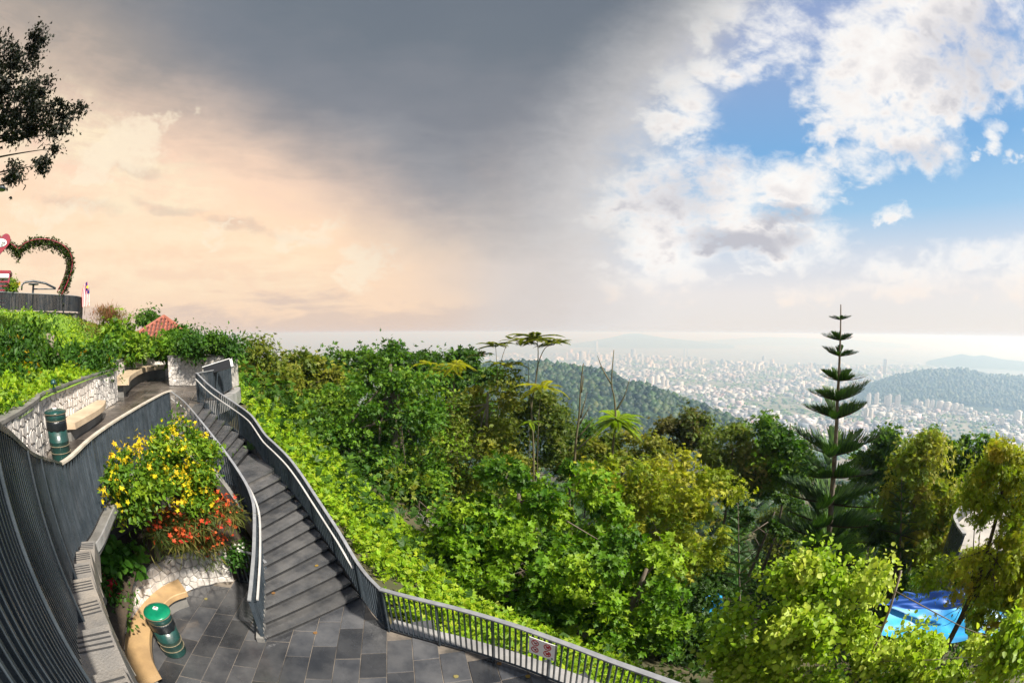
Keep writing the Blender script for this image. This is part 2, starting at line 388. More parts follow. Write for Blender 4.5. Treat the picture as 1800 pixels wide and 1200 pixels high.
# ------------------------------------------------------------ plaza with its slabs
plaza_poly = [(-6.45, 7.0), (-7.05, 6.3), (-7.3, 5.3), (-7.2, 4.6), (-7.0, 3.7), (-6.6, 3.1), (-6.1, 2.6), (-5.4, 2.2), (-5.0, 1.0), (1.6, 1.6), (2.75, 3.35), (2.15, 4.05), (1.63, 4.55), (0.88, 5.2), (0.03, 5.76), (-0.92, 6.2), (-1.98, 6.5), (-2.42, 6.6), (-3.15, 7.5), (-4.3, 8.6), (-6.0, 8.6)]
plaza = tag(MB().prism(plaza_poly, -0.5, -0.012).build('plaza_ground', M['joint']), 'dark slate paved plaza at the foot of the stairs', kind='structure')
def pave(parent, poly, lo, hi, ang_l, ang_c, ln, wd, z, mat, gap=0.014, th=0.05, variants=5, name='slab', grow=0.0, drop=None):
    ul = Vector((math.cos(ang_l), math.sin(ang_l), 0)); uc = Vector((math.cos(ang_c), math.sin(ang_c), 0))
    meshes = []
    for k in range(variants):
        L = ln * (0.72 + 0.14 * k); a, b = (L - gap) / 2, (wd - gap) / 2; e = 0.006
        q = [ul * (-a) - uc * b, ul * a - uc * b, ul * a + uc * b, ul * (-a) + uc * b]
        q2 = [v * (1 - e / max(a, b)) for v in q]
        mb = MB().rings([[(v.x, v.y, -th) for v in q], [(v.x, v.y, -0.005) for v in q], [(v.x, v.y, 0) for v in q2]])
        me = mb.mesh(name, mat); bm = bmesh.new(); bm.from_mesh(me); bmesh.ops.recalc_face_normals(bm, faces=bm.faces); bm.to_mesh(me); bm.free()
        meshes.append((L, me))
    n = 0
    for i in range(lo, hi):
        s = -14.0 + random.random() * ln
        while s < 14.0:
            L, me = random.choice(meshes); c = ul * (s + L / 2) + uc * (i * wd)
            c = c + Vector((sum(p[0] for p in poly) / len(poly), sum(p[1] for p in poly) / len(poly), 0))
            s += L
            if inside(c, poly) and not (drop and drop(c)):
                link(name, me, parent, (c.x, c.y, z + random.uniform(-0.004, 0.002)), (random.uniform(-.003, .003), random.uniform(-.003, .003), 0)); n += 1
    return n
pave(plaza, plaza_poly, -22, 22, R(-77), R(19), 0.95, 0.47, 0.0, M['slate'])

# ------------------------------------------------------------ white irregular stone facing
def voronoi_cells(w, h, cell):
    nx, ny = max(1, round(w / cell)), max(1, round(h / cell)); gx, gy = w / nx, h / ny; seeds = {}
    for i in range(-1, nx + 1):
        for j in range(-1, ny + 1):
            seeds[i, j] = ((i + 0.5 + random.uniform(-.36, .36)) * gx, (j + 0.5 + random.uniform(-.36, .36)) * gy)
    out = []
    for i in range(nx):
        for j in range(ny):
            p = seeds[i, j]; poly = [(max(0, p[0] - 2 * gx), max(0, p[1] - 2 * gy)), (min(w, p[0] + 2 * gx), max(0, p[1] - 2 * gy)), (min(w, p[0] + 2 * gx), min(h, p[1] + 2 * gy)), (max(0, p[0] - 2 * gx), min(h, p[1] + 2 * gy))]
            for di in (-2, -1, 0, 1, 2):
                for dj in (-2, -1, 0, 1, 2):
                    q = seeds.get((i + di, j + dj))
                    if q is None or (di == 0 and dj == 0): continue
                    m = ((p[0] + q[0]) / 2, (p[1] + q[1]) / 2); nx_, ny_ = q[0] - p[0], q[1] - p[1]; new = []
                    for k in range(len(poly)):
                        a, b = poly[k], poly[(k + 1) % len(poly)]
                        da = (a[0] - m[0]) * nx_ + (a[1] - m[1]) * ny_; db = (b[0] - m[0]) * nx_ + (b[1] - m[1]) * ny_
                        if da <= 0: new.append(a)
                        if (da < 0) != (db < 0) and abs(da - db) > 1e-12:
                            t = da / (da - db); new.append((a[0] + (b[0] - a[0]) * t, a[1] + (b[1] - a[1]) * t))
                    poly = new
                    if len(poly) < 3: break
                if len(poly) < 3: break
            if len(poly) >= 3: out.append(poly)
    return out
def stone_wall(name, label, pts, z0, z1, cell, side, thick=0.28, cope=True, cope_mat='concrete', gap=0.02):
    """pts: path of the visible face; side=+1 if the face looks to the left of travel"""
    t = thing(name, label, 'wall', (pts[0][0], pts[0][1], z0)); off = Vector((pts[0][0], pts[0][1], 0))
    P = [Vector((p[0], p[1], 0)) for p in curve(pts, 8)]; S = arclen(P)
    L = [p - off for p in P]
    back = -side * thick
    MB().sweep(L, [(0, 0), (back, 0), (back, z1 - z0), (0, z1 - z0)]).build('wall_core', M['stonegap'], t)
    if cope: MB().sweep(L, [(side * 0.05, z1 - z0 + .003), (back - side * .04, z1 - z0 + .003), (back - side * .04, z1 - z0 + .06), (side * 0.05, z1 - z0 + .06)]).build('coping', M[cope_mat], t)
    for poly in voronoi_cells(S[-1], z1 - z0, cell):
        cx = sum(p[0] for p in poly) / len(poly); cy = sum(p[1] for p in poly) / len(poly)
        r0 = max(math.hypot(p[0] - cx, p[1] - cy) for p in poly)
        k = 1 - gap / max(r0, .03); kk = k - 0.10
        if k < 0.3: continue
        pc, d, _ = along(P, S, cx); o = Vector((pc.x, pc.y, cy)) - off; nrm = Vector((-d.y, d.x, 0)) * side
        pr = random.uniform(.018, .038); A, B = [], []
        for (u, v) in poly:
            for kq, dep, dst in ((k, 0.004, A), (kk, pr, B)):
                uu, vv = cx + (u - cx) * kq, cy + (v - cy) * kq
                pq, dq, _ = along(P, S, uu); nq = Vector((-dq.y, dq.x, 0)) * side
                w = Vector((pq.x, pq.y, vv)) - off + nq * (dep + (random.uniform(-.006, .006) if dst is B else 0)) - o
                dst.append(w)
        me = MB().rings([A, B]).mesh('stone', M['stone'])
        bm = bmesh.new(); bm.from_mesh(me); bmesh.ops.recalc_face_normals(bm, faces=bm.faces); bm.to_mesh(me); bm.free()
        link('stone', me, t, o)
    return t
pw = [(-6.32, 6.92), (-6.68, 6.62), (-7.0, 6.2), (-7.18, 5.7), (-7.24, 5.2), (-7.2, 4.6), (-7.0, 3.85), (-6.66, 3.22), (-6.18, 2.74), (-5.6, 2.42), (-5.0, 2.2)]
stone_wall('planter_wall', 'curved white stone planter wall behind the lower ochre bench', pw, 0.0, 0.95, 0.20, 1, cope_mat='kerb', cope=False)
tw = [(-6.3, 0.9), (-7.19, 2.18), (-8.02, 3.05), (-8.99, 3.87), (-9.72, 4.30), (-10.3, 4.98), (-11.2, 6.1), (-12.5, 7.75), (-13.9, 9.7), (-14.6, 10.5)]
stone_wall('terrace_wall', 'winding white stone wall along the upper terrace below the hillside', tw, Z_T, 4.38, 0.205, -1, gap=0.013)
rw = [(-15.0, 10.6), (-16.8, 12.0), (-19.0, 14.4), (-20.2, 16.6), (-20.0, 18.6), (-18.6, 19.6), (-16.2, 18.6)]
stone_wall('alcove_wall', 'curved white stone wall behind the far terrace bench', rw, Z_T, 4.42, 0.28, -1, gap=0.016)
pwall = [(-16.1, 15.2), (-15.0, 15.75), (-13.8, 16.2), (-12.6, 16.35)]
stone_wall('hedge_planter_wall', 'short white stone wall below the round hedge by the lookout', pwall, Z_T, 4.55, 0.20, -1, thick=0.6, gap=0.013)

# ------------------------------------------------------------ benches
def bench(name, label, inner, outer, z0, z1, mat, slab=0.13, inset=0.12):
    c = inner[0]; t = thing(name, label, 'bench', (c[0], c[1], z0)); off = Vector((c[0], c[1], 0))
    I = [p - off for p in curve(inner, 8)]; O = [p - off for p in curve(outer, 8)]
    h = z1 - z0; rings = []; rings2 = []
    for a, b in zip(I, O):
        d = (b - a)
        rings.append([a + Vector((0, 0, h - slab)), b + Vector((0, 0, h - slab)), b + Vector((0, 0, h - .015)), b - d.normalized() * .015 + Vector((0, 0, h)), a + Vector((0, 0, h))])
        w = b - d.normalized() * inset
        rings2.append([a + Vector((0, 0, 0)), w, w + Vector((0, 0, h - slab - .003)), a + Vector((0, 0, h - slab - .003))])
    MB().rings(rings).build('seat', M[mat], t); MB().rings(rings2[1:-1]).build('plinth', M['concrete'], t)
    return t
bench('curved_bench', 'curved ochre concrete bench on the lower plaza beside the green bin',
      [(-7.08, 5.72), (-7.20, 5.25), (-7.17, 4.62), (-6.96, 3.86), (-6.63, 3.25), (-6.16, 2.77), (-5.6, 2.45)],
      [(-6.56, 5.42), (-6.72, 5.05), (-6.68, 4.60), (-6.50, 4.05), (-6.22, 3.62), (-5.84, 3.22), (-5.42, 2.95)], 0.0, 0.45, 'bench')
bench('curved_bench', 'curved buff concrete bench against the near terrace wall',
      [(-10.24, 5.06), (-10.75, 5.62), (-11.35, 6.42), (-12.0, 7.26), (-12.6, 8.06)],
      [(-9.92, 5.45), (-10.25, 5.95), (-10.80, 6.75), (-11.5, 7.60), (-12.3, 8.26)], Z_T, Z_T + 0.45, 'bench2', slab=0.16, inset=0.2)
bench('curved_bench', 'curved buff concrete bench in the far alcove of the upper terrace',
      [(-15.0, 10.72), (-16.7, 12.15), (-18.85, 14.5), (-20.0, 16.65), (-19.85, 18.45)],
      [(-14.6, 11.2), (-16.2, 12.65), (-18.2, 14.95), (-19.2, 16.75), (-19.1, 18.1)], Z_T, Z_T + 0.72, 'bench2', slab=0.22, inset=0.3)

# ------------------------------------------------------------ terrace body and floor
terr_poly = [(p[0], p[1]) for p in edge_base] + [(-8.3, 7.95), (-11.05, 11.95), (-11.2, 13.1), (-11.7, 14.5), (-12.6, 16.2), (-13.8, 16.3), (-15.1, 15.85), (-16.2, 15.3), (-16.4, 18.7), (-18.7, 19.7), (-20.1, 18.6), (-20.3, 16.6), (-19.1, 14.3), (-16.9, 11.9), (-15.0, 10.5), (-13.9, 9.6), (-12.4, 7.7), (-11.2, 6.1), (-10.3, 5.0), (-9.7, 4.3), (-9.0, 3.85), (-8.0, 3.0), (-7.2, 2.2), (-6.2, 0.9), (-5.2, 1.2), (-4.7, 2.0)]
terr = tag(MB().prism(terr_poly, Z_T - 0.30, Z_T - 0.012).build('terrace_ground', M['darkwall']), 'wet brown slate paved upper terrace', kind='structure')
MB().prism(terr_poly, Z_T - 0.011, Z_T - 0.0095).build('mortar_bed', M['joint'], terr)
pave(terr, terr_poly, -30, 30, R(128), R(36), 1.05, 0.62, Z_T, M['slate2'], gap=0.022, name='slab')
tb = [(-9.3, 4.6), (-9.4, 5.6), (-9.5, 7.6), (-9.6, 9.3)] + terr_poly[8:-7]
MB().prism(tb, -0.4, Z_T - 0.303).build('retaining_wall', M['darkwall'], terr)
MB().prism([(-6.6, .8), (-7.6, 2.3), (-9.28, 4.56), (-10.3, 4.9), (-9.9, 3.0), (-8, .5)], -0.4, Z_T - 0.304).build('retaining_wall', M['darkwall'], terr)
# kerb under the terrace fence
kb = [V3(p) for p in edge_base]
ko = thing('terrace_kerb', 'pale concrete kerb under the dark terrace railing above the flower bed', 'kerb', (-5.0, 2.5, Z_T))
kc = [p - Vector((-5.0, 2.5, 0)) for p in curve([(p[0], p[1], 0) for p in edge_base], 6)]
MB().sweep(kc, [(-0.17, -0.12), (0.02, -0.12), (0.02, 0.02), (-0.17, 0.02)]).build('kerb_stone', M['concrete'], ko)
MB().sweep(kc, [(-0.20, -0.06), (-0.173, -0.06), (-0.173, 0.05), (-0.20, 0.05)]).build('kerb_edge', M['kerb'], ko)

# ------------------------------------------------------------ near steps beside the camera, their ends showing outside the fence
ns = thing('stone_steps', 'grooved grey stone steps beside the dark fence going down to the terrace', 'steps', (-3, 1.4, 0))
NB = curve(near_base, 8); NSL = arclen(NB); nst = 10; q0, q1 = NSL[-1] * 0.0, NSL[-1] * 0.985
for i in range(nst):
    a0 = q0 + (q1 - q0) * i / nst; a1 = q0 + (q1 - q0) * (i + 1) / nst
    z = 4.72 - i * (4.72 - Z_T - 0.12) / (nst - 1)
    pa, da, _ = along(NB, NSL, a0); pb, db, _ = along(NB, NSL, a1 + 0.03)
    na, nb = Vector((-da.y, da.x, 0)), Vector((-db.y, db.x, 0))      # left of travel (travel away from camera) = hill side is right
    o = Vector((-3, 1.4, 0)); out = 0.225
    A = [pa - na * out - o, pb - nb * out - o, pb + nb * 1.5 - o, pa + na * 1.5 - o]
    st = MB().prism([(p.x, p.y) for p in A], z - 0.22, z).build('step', M['stepstone'], ns)
    for g in range(4):
        f0 = 0.70 + g * 0.075; f1 = f0 + 0.022
        pts = []
        for f, s_ in ((f0, -out + .015), (f1, -out + .015), (f1, 1.4), (f0, 1.4)):
            p, d, _ = along(NB, NSL, a0 + (a1 - a0) * f); n_ = Vector((-d.y, d.x, 0)); pts.append(p + n_ * s_ - o)
        MB().prism([(p.x, p.y) for p in pts], z - 0.002, z + 0.004).build('groove_strip', M['groove'], st)

MB().sweep([p - Vector((-3, 1.4, 0)) for p in NB], [(-.05, -.75), (1.2, -.75), (1.2, -.20), (-.05, -.20)]).build('stringer', M['darkwall'], ns)
# ------------------------------------------------------------ main staircase
stair = thing('staircase', 'curved dark slate staircase climbing from the plaza to the terrace', 'staircase', (-4.0, 6.5, 0))
so = Vector((-4.0, 6.5, 0))
def step_poly(la, ra, lb, rb): return [(p.x - so.x, p.y - so.y) for p in (la, ra, rb, lb)]
for k in range(NLOW):
    f0, f1 = k / NLOW, (k + 1) / NLOW
    la, _, _ = along(stL, SL, SL[-1] * f0); lb, _, _ = along(stL, SL, SL[-1] * f1)
    ra, _, _ = along(stR, SR, SR[-1] * f0); rb, _, _ = along(stR, SR, SR[-1] * f1)
    z = RIS * (k + 1)
    if k < NLOW - 1:
        lb2, rb2 = lb + (lb - la).normalized() * .10, rb + (rb - ra).normalized() * .10
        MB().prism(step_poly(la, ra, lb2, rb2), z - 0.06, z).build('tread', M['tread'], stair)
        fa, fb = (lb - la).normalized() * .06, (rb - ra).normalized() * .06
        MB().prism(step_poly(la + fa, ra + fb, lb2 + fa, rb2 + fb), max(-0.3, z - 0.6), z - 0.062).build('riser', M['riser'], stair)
    else: l_top, r_top = la, ra
lm, rm = Vector((-7.10, 8.40, 0)), Vector((-8.10, 11.20, 0))
MB().prism([(p.x - so.x, p.y - so.y) for p in (l_top, r_top, Vector((-7.5, 10.72, 0)), rm, lm, Vector((-7.0, 8.38, 0)))], Z_L - 0.06, Z_L).build('landing', M['tread'], stair)
MB().prism([(p.x - so.x, p.y - so.y) for p in (l_top + Vector((-.03, .02, 0)), r_top + Vector((-.03, .02, 0)), Vector((-7.5, 10.7, 0)), rm, lm)], 0.2, Z_L - 0.062).build('landing_base', M['darkwall'], stair)
for k in range(NUP):
    f0, f1 = k / NUP, (k + 1) / NUP
    la, _, _ = along(upL, UL, UL[-1] * f0); lb, _, _ = along(upL, UL, UL[-1] * f1)
    ra, _, _ = along(upR, UR, UR[-1] * f0); rb, _, _ = along(upR, UR, UR[-1] * f1)
    z = Z_L + (Z_T - Z_L) * (k + 1) / NUP - (0.004 if k == NUP - 1 else 0)
    lb2, rb2 = lb + (lb - la).normalized() * .10, rb + (rb - ra).normalized() * .10
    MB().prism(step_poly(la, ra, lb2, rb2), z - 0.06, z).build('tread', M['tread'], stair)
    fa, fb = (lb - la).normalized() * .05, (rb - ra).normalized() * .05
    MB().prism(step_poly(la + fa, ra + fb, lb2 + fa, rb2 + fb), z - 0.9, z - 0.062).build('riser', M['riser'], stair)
# pale stringer kerbs on both sides
def stair_z(k): return RIS * k
base_L = [(p.x, p.y, max(0, RIS * NLOW * s / SL[-1])) for p, s in zip(stL, SL)]
base_R = [(p.x, p.y, max(0, RIS * NLOW * s / SR[-1])) for p, s in zip(stR, SR)]
base_L += [(-7.10, 8.40, Z_L)] + [(p.x, p.y, Z_L + (Z_T - Z_L) * s / UL[-1]) for p, s in list(zip(upL, UL))[1:]]
base_R += [(-7.5, 10.72, Z_L), (-8.10, 11.20, Z_L)] + [(p.x, p.y, Z_L + (Z_T - Z_L) * s / UR[-1]) for p, s in list(zip(upR, UR))[1:]]
def offset_path(pts, d):
    P = [V3(p) for p in pts]; out = []
    for i, p in enumerate(P):
        t = P[min(i + 1, len(P) - 1)] - P[max(i - 1, 0)]; t.z = 0; t.normalize(); out.append(p + Vector((-t.y, t.x, 0)) * d)
    return out
rail_L = [(-4.52, 5.20, 0), (-4.66, 5.62, .18), (-4.92, 6.30, .5), (-5.34, 7.14, .88), (-5.68, 7.58, 1.08), (-6.15, 7.98, 1.28), (-6.85, 8.32, 1.70), (-7.55, 8.36, 2.32), (-8.0, 8.15, 2.88), (-8.28, 7.86, Z_T)]
sl = [p - so for p in curve([(p[0], p[1], p[2] + .05) for p in rail_L], 5)]
MB().sweep(sl, [(-.02, -.38), (.14, -.38), (.14, .06), (-.02, .06)]).build('stringer', M['concrete'], stair)

# ------------------------------------------------------------ railings
def railing(name, label, pts, h=1.05, spacing=0.11, post=1.1, cap='cap', capw=0.07, depth=0.05, thick=0.012, low=0.06, bars='rail', handrail=None, hr_mat='white_rail', foot=True, smooth=True, n=6, handrail_span=(0, 1)):
    c = V3(pts[0]); t = thing(name, label, 'railing', c)
    P = [p - c for p in (curve(pts, n) if smooth else [V3(q) for q in pts])]; S = arclen(P)
    MB().sweep(P, [(-capw / 2, h - .028), (capw / 2, h - .028), (capw / 2, h), (-capw / 2, h)]).build('top_rail', M[cap], t)
    MB().sweep(P, [(-.02, low), (.02, low), (.02, low + .012), (-.02, low + .012)]).build('bottom_rail', M['rail'], t)
    bar = MB().box((0, 0, (h - .03 + low + .012) / 2), (thick, depth, h - .03 - low - .012)).mesh('baluster', M[bars])
    pst = MB().box((0, 0, (h - .03) / 2 - .03), (max(0.022, thick), depth + .03, h - .03 + .06)).mesh('post', M[bars])
    q = spacing / 2; nextp = 0.02
    while q < S[-1] - spacing * .3:
        p, d, sl_ = along(P, S, q); rz = math.atan2(d.y, d.x)
        if q >= nextp: link('post', pst, t, p, (0, 0, rz)); nextp = q + post
        else: link('baluster', bar, t, p, (0, 0, rz + random.uniform(-.01, .01)))
        q += spacing
    if handrail:
        off, hz, = handrail; k0, k1 = int(len(P) * handrail_span[0]), int(len(P) * handrail_span[1])
        H = offset_path(P, off)[k0:k1]
        MB().sweep(H, [(-.022, hz - .03), (.022, hz - .03), (.022, hz), (-.022, hz)]).build('handrail', M[hr_mat], t)
        for k in range(k0, k1, 7):
            a, b = P[k], offset_path(P, off)[k]
            MB().tube([a + Vector((0, 0, hz - .06)), b + Vector((0, 0, hz - .03))], .008, 5).build('bracket', M['rail'], t)
    return t
railing('fence_railing', 'dense dark steel fence curving past the near steps, closest to the viewer', near_base, cap='rail', capw=0.06, spacing=0.062, depth=0.055, thick=0.014)
railing('fence_railing', 'dark steel fence with buff top rail along the terrace edge above the yellow bush', edge_base + [(-8.3, 7.9, Z_T)], cap='capwarm', spacing=0.10, depth=0.055)
bl = [base_L[i] for i in range(0, len(base_L), 3)] + [base_L[-1]]
_P = [V3(p) for p in base_R]; _S = arclen(_P)                    # the cap runs in one smooth sweep over the half landing
def _sz(q):
    w_ = [(math.exp(-((s_ - q) / 1.1) ** 2), p_.z) for s_, p_ in zip(_S, _P)]; return sum(a_ * b_ for a_, b_ in w_) / sum(a_ for a_, b_ in w_)
br = []
for k in range(15):
    q = _S[-1] * k / 14; p, _, _ = along(_P, _S, q); e_ = min(1, min(q, _S[-1] - q) / 1.0); br.append((p.x, p.y, p.z * (1 - e_) + _sz(q) * e_))
MB().sweep([p - so for p in curve(offset_path(br, -0.10), 3)], [(-.12, -.9), (.04, -.9), (.04, .04), (-.12, .04)]).build('stringer', M['concrete'], stair)
railing('stair_railing', 'dark steel stair railing with pale cap on the planter side of the stairs', rail_L, handrail=(-0.09, 0.86), spacing=0.10, n=6, handrail_span=(0.06, 1))
railing('stair_railing', 'dark steel stair railing with pale cap on the valley side of the stairs', [(-2.36, 6.42, 0), (-2.75, 6.85, 0)] + [tuple(V3(p)) for p in offset_path(br, -0.06)], handrail=(0.09, 0.86), spacing=0.10, n=3, handrail_span=(0.13, 1))
prail = [(-2.36, 6.42, 0.0), (-1.98, 6.32, 0), (-0.94, 6.03, 0), (0.0, 5.60, 0), (0.83, 5.03, 0), (1.56, 4.40, 0), (2.10, 3.88, 0), (2.7, 3.2, 0)]
railing('plaza_railing', 'dark steel railing with pale grey top rail at the front edge of the plaza', prail, spacing=0.105, post=0.98, capw=0.10)
pk = thing('plaza_kerb', 'pale wet concrete kerb outside the front plaza railing', 'kerb', (0, 5.6, 0))
pkc = [p - Vector((0, 5.6, 0)) for p in curve(prail, 6)]
MB().sweep(pkc, [(0.03, -.5), (.34, -.5), (.34, .05), (.03, .05)]).build('kerb_stone', M['kerb'], pk)
look = [(-11.05, 11.95, Z_T), (-11.2, 13.0, Z_T), (-11.62, 14.45, Z_T), (-12.2, 15.7, Z_T), (-12.75, 16.4, Z_T)]
railing('lookout_railing', 'dark steel railing curving round the lookout by the white stone wall', look, spacing=0.10, cap='cap', capw=0.07)
lk = thing('lookout_kerb', 'curved pale concrete kerb under the lookout railing', 'kerb', (-11.6, 14.4, 0))
MB().sweep([p - Vector((-11.6, 14.4, 0)) for p in curve([(p[0], p[1], Z_T) for p in look], 6)], [(-.42, -.55), (-.04, -.55), (-.04, -.02), (-.42, -.02)]).build('kerb_stone', M['kerb'], lk)
railing('short_railing', 'short dark steel railing between the planter wall and the stairs', [(-6.2, 6.98, 0), (-5.4, 6.95, 0), (-5.05, 6.75, 0)], h=0.95, spacing=0.12, post=3, cap='cap', smooth=False)

# information panel leaning over the lookout railing
ip = thing('information_panel', 'slanted black information panel with pale frame on the lookout railing', 'panel', (-11.25, 13.35, 4.28))
d1 = Vector((0.72, 0.42, 0.22)); d1.normalize(); up = Vector((-0.35, 0.25, 0.9)).normalized(); n1 = d1.cross(up).normalized(); up = n1.cross(d1)
def slab3(c, a, b, n, la, lb, ln): return [[c + a * (sa * la / 2) + b * (sb * lb / 2) + n * (s * ln / 2) for sa, sb in ((-1, -1), (1, -1), (1, 1), (-1, 1))] for s in (-1, 1)]
cpt = Vector((0.1, 0.06, 0.05))
MB().rings(slab3(cpt, d1, up, n1, 1.2, 0.34, .05)).build('panel_board', M['black'], ip)
MB().rings(slab3(cpt + up * .182, d1, up, n1, 1.24, 0.022, .09)).build('panel_edge', M['white'], ip)
MB().rings(slab3(cpt + d1 * .66, d1, up, n1, .10, .30, .052)).build('panel_end', M['white'], ip)
MB().tube([cpt - up * .2, Vector((0, 0, -1.0))], .03, 6).build('stand', M['rail'], ip)

# sign on the plaza railing
sp = Vector((0.49, 5.26, 0)); sdv = Vector((0.83, -0.57, 0)).normalized(); sn = Vector((sdv.y, -sdv.x, 0)); sn = -sn if sn.dot(-sp) < 0 else sn
sg = thing('warning_sign', 'white sign with four red prohibition symbols on the plaza railing', 'sign', sp + sn * .06 + Vector((0, 0, 0.62)))
UPV = Vector((0, 0, 1))
MB().rings(slab3(Vector((0, 0, .19)), sdv, UPV, sn, .46, .36, .012)).build('sign_plate', M['white'], sg)
MB().rings(slab3(Vector((0, 0, .19)) + sdv * .245, sdv, UPV, sn, .03, .37, .014)).build('sign_edge', M['concrete'], sg)
for a in (-.12, .10):
    for b in (.275, .125):
        c = sdv * a + UPV * b + sn * .010
        ring = [[c + (sdv * math.cos(t) + UPV * math.sin(t)) * r + sn * z for r, z in ((.052, -.003), (.066, -.003), (.066, .003), (.052, .003))] for t in (2 * math.pi * k / 20 for k in range(21))]
        rg = MB().rings(ring, cap=False).build('prohibition_ring', M['red'], sg)
        dd = (sdv - UPV).normalized(); pp = (sdv + UPV).normalized()
        MB().rings(slab3(c, dd, pp, sn, .108, .012, .005)).build('slash', M['red'], rg)
        MB().rings(slab3(c + sdv * .008 - sn * .003, (sdv * .8 + UPV * .5).normalized(), (UPV * .8 - sdv * .5).normalized(), sn, .05 + .02 * (a > 0), .022 + .02 * (a > 0), .004)).build('pictogram', M['ink' if a < 0 else 'red'], rg)
MB().rings(slab3(sdv * .19 + UPV * .045 + sn * .009, sdv, UPV, sn, .025, .03, .004)).build('logo', M['greenmark'], sg)

# ------------------------------------------------------------ bins
def drum_bin(label, loc, lidmat, openlid=False, rz=0.0):
    t = thing('drum_bin', label, 'bin', loc, rz)
    MB().lathe([(0.255, 0.0), (0.262, 0.02), (0.262, 0.36), (0.270, 0.37), (0.270, 0.385), (0.262, 0.395), (0.262, 0.60)]).build('drum', M['drum'], t, True)
    bag = []
    for r, z in ((0.264, 0.595), (0.272, 0.62), (0.274, 0.74), (0.268, 0.80)):
        bag.append([((r + 0.007 * math.sin(9 * a + z * 20)) * math.cos(a), (r + 0.007 * math.sin(9 * a + z * 20)) * math.sin(a), z) for a in (2 * math.pi * k / 36 for k in range(36))])
    MB().rings(bag).build('bin_liner', M['bag'], t, True)
    MB().lathe([(0.272, 0.80), (0.276, 0.803), (0.276, 0.925), (0.270, 0.93)]).build('collar', M['drum'], t, True)
    for z in (0.16, 0.30, 0.80):
        MB().lathe([(0.262, z - .005), (0.276, z - .005), (0.276, z + .005), (0.262, z + .005)]).build('hoop', M['hoop'], t)
    lid = MB().lathe([(0.20, 0.925), (0.292, 0.93), (0.295, 0.948), (0.285, 0.962), (0.20, 0.990), (0.09, 1.006), (0.02, 1.01)]).build('lid', M[lidmat], t, True)
    MB().lathe([(0.286, 0.922), (0.298, 0.922), (0.298, 0.932), (0.286, 0.932)]).build('lid_band', M['hoop'], lid)
    MB().box((0, 0, 1.02), (0.10, 0.07, 0.02), 0.3).build('lid_plate', M['white'], lid); MB().box((0, 0, 1.034), (0.03, 0.03, 0.01), 0.8).build('lid_knob', M['red'], lid)
    return t
drum_bin('green steel drum bin with bright green lid beside the lower ochre bench', (-6.02, 3.98, 0.0), 'lid')
drum_bin('dark green steel drum bin on the upper terrace against the white wall', (-8.85, 4.30, Z_T), 'drum', rz=0.7)
for px, py, zz, lab in ((92, 686, 4.44, 'small dark green lamp on the near terrace wall coping'), (218, 633, 4.5, 'small dark lamp on the far alcove wall coping')):
    p = atz(px, py + 8, zz); p = Vector((-10.2, 5.0, 4.44)) if zz == 4.44 else Vector((-17.0, 12.2, 4.48))
    t = thing('wall_lamp', lab, 'lamp', p)
    MB().lathe([(.05, 0), (.05, .02), (.02, .03), (.02, .12)], 10).build('lamp_base', M['drum'], t)
    MB().lathe([(.09, .10), (.10, .13), (.06, .20), (.02, .22)], 12).build('lamp_shade', M['drum'], t, True)

# ============================================================ ground
ctrl = np.array([(0, 7, -1.0), (-2, 8.3, -0.9), (3, 5, -1.8), (6, 3, -3), (4, 0, -2.5), (-3.4, 9.3, -0.6), (-5.4, 11, 0.1), (-8.5, 13, 0.9), (-11, 15.5, 1.6), (-12.5, 18.5, 1.8), (-15, 22, 2.0),
    (-6, 16, -1.4), (-9, 22, -1.5), (-3, 14, -2.9), (0, 12, -3.6), (4, 11, -5), (8, 8, -6), (10, 2, -6), (12, 14, -8.5), (0, 20, -6.5), (-6, 30, -5.5), (-16, 36, -3.5), (10, 25, -12), (20, 20, -13), (20, 4, -8), (18, 8, -8),
    (30, 30, -20), (0, 35, -12), (-12, 50, -9), (0, 60, -22), (30, 50, -31), (50, 10, -20), (60, 40, -40), (0, 90, -40), (-40, 60, -8), (-60, 40, -4), (-60, 90, -25), (60, 90, -60), (100, 30, -55), (100, -30, -45), (40, -20, -12), (10, -10, -4),
    (-5, 5, -.6), (-2, 4, -.7), (-6, 3, -.6), (0, 2, -.9), (-8, 7, -.2), (-9, 10, 1.0), (-13, 12, 2.0), (-18, 15, 2.6), (-14, 6, 2.0), (-20, 10, 3), (-30, 15, 3.5), (-30, 30, 3.0), (-20, -5, 2.5), (-10, -10, 0), (-60, 0, 4), (-60, -40, 0), (-24, 24, 2.6)], float)
def _phi(d): return d
_D = _phi(np.hypot(ctrl[:, None, 0] - ctrl[None, :, 0], ctrl[:, None, 1] - ctrl[None, :, 1]))
_n = len(ctrl); _A = np.zeros((_n + 3, _n + 3)); _A[:_n, :_n] = _D; _A[:_n, _n] = 1; _A[:_n, _n + 1:] = ctrl[:, :2]; _A[_n, :_n] = 1; _A[_n + 1:, :_n] = ctrl[:, :2].T
_w = np.linalg.solve(_A, np.r_[ctrl[:, 2], 0, 0, 0])
SEA = -690.0
def terr_h(x, y):
    x = np.asarray(x, float); y = np.asarray(y, float); r = np.hypot(x, y)
    d = _phi(np.hypot(x[..., None] - ctrl[:, 0], y[..., None] - ctrl[:, 1]))
    z = d @ _w[:_n] + _w[_n] + _w[_n + 1] * x + _w[_n + 2] * y
    far = -45 - (r - 100) * 0.30
    k = np.clip((r - 70) / 60, 0, 1); k = k * k * (3 - 2 * k)
    return np.maximum(z * (1 - k) + far * k, SEA - 6)
def terr1(x, y): return float(terr_h(np.array([x]), np.array([y]))[0])
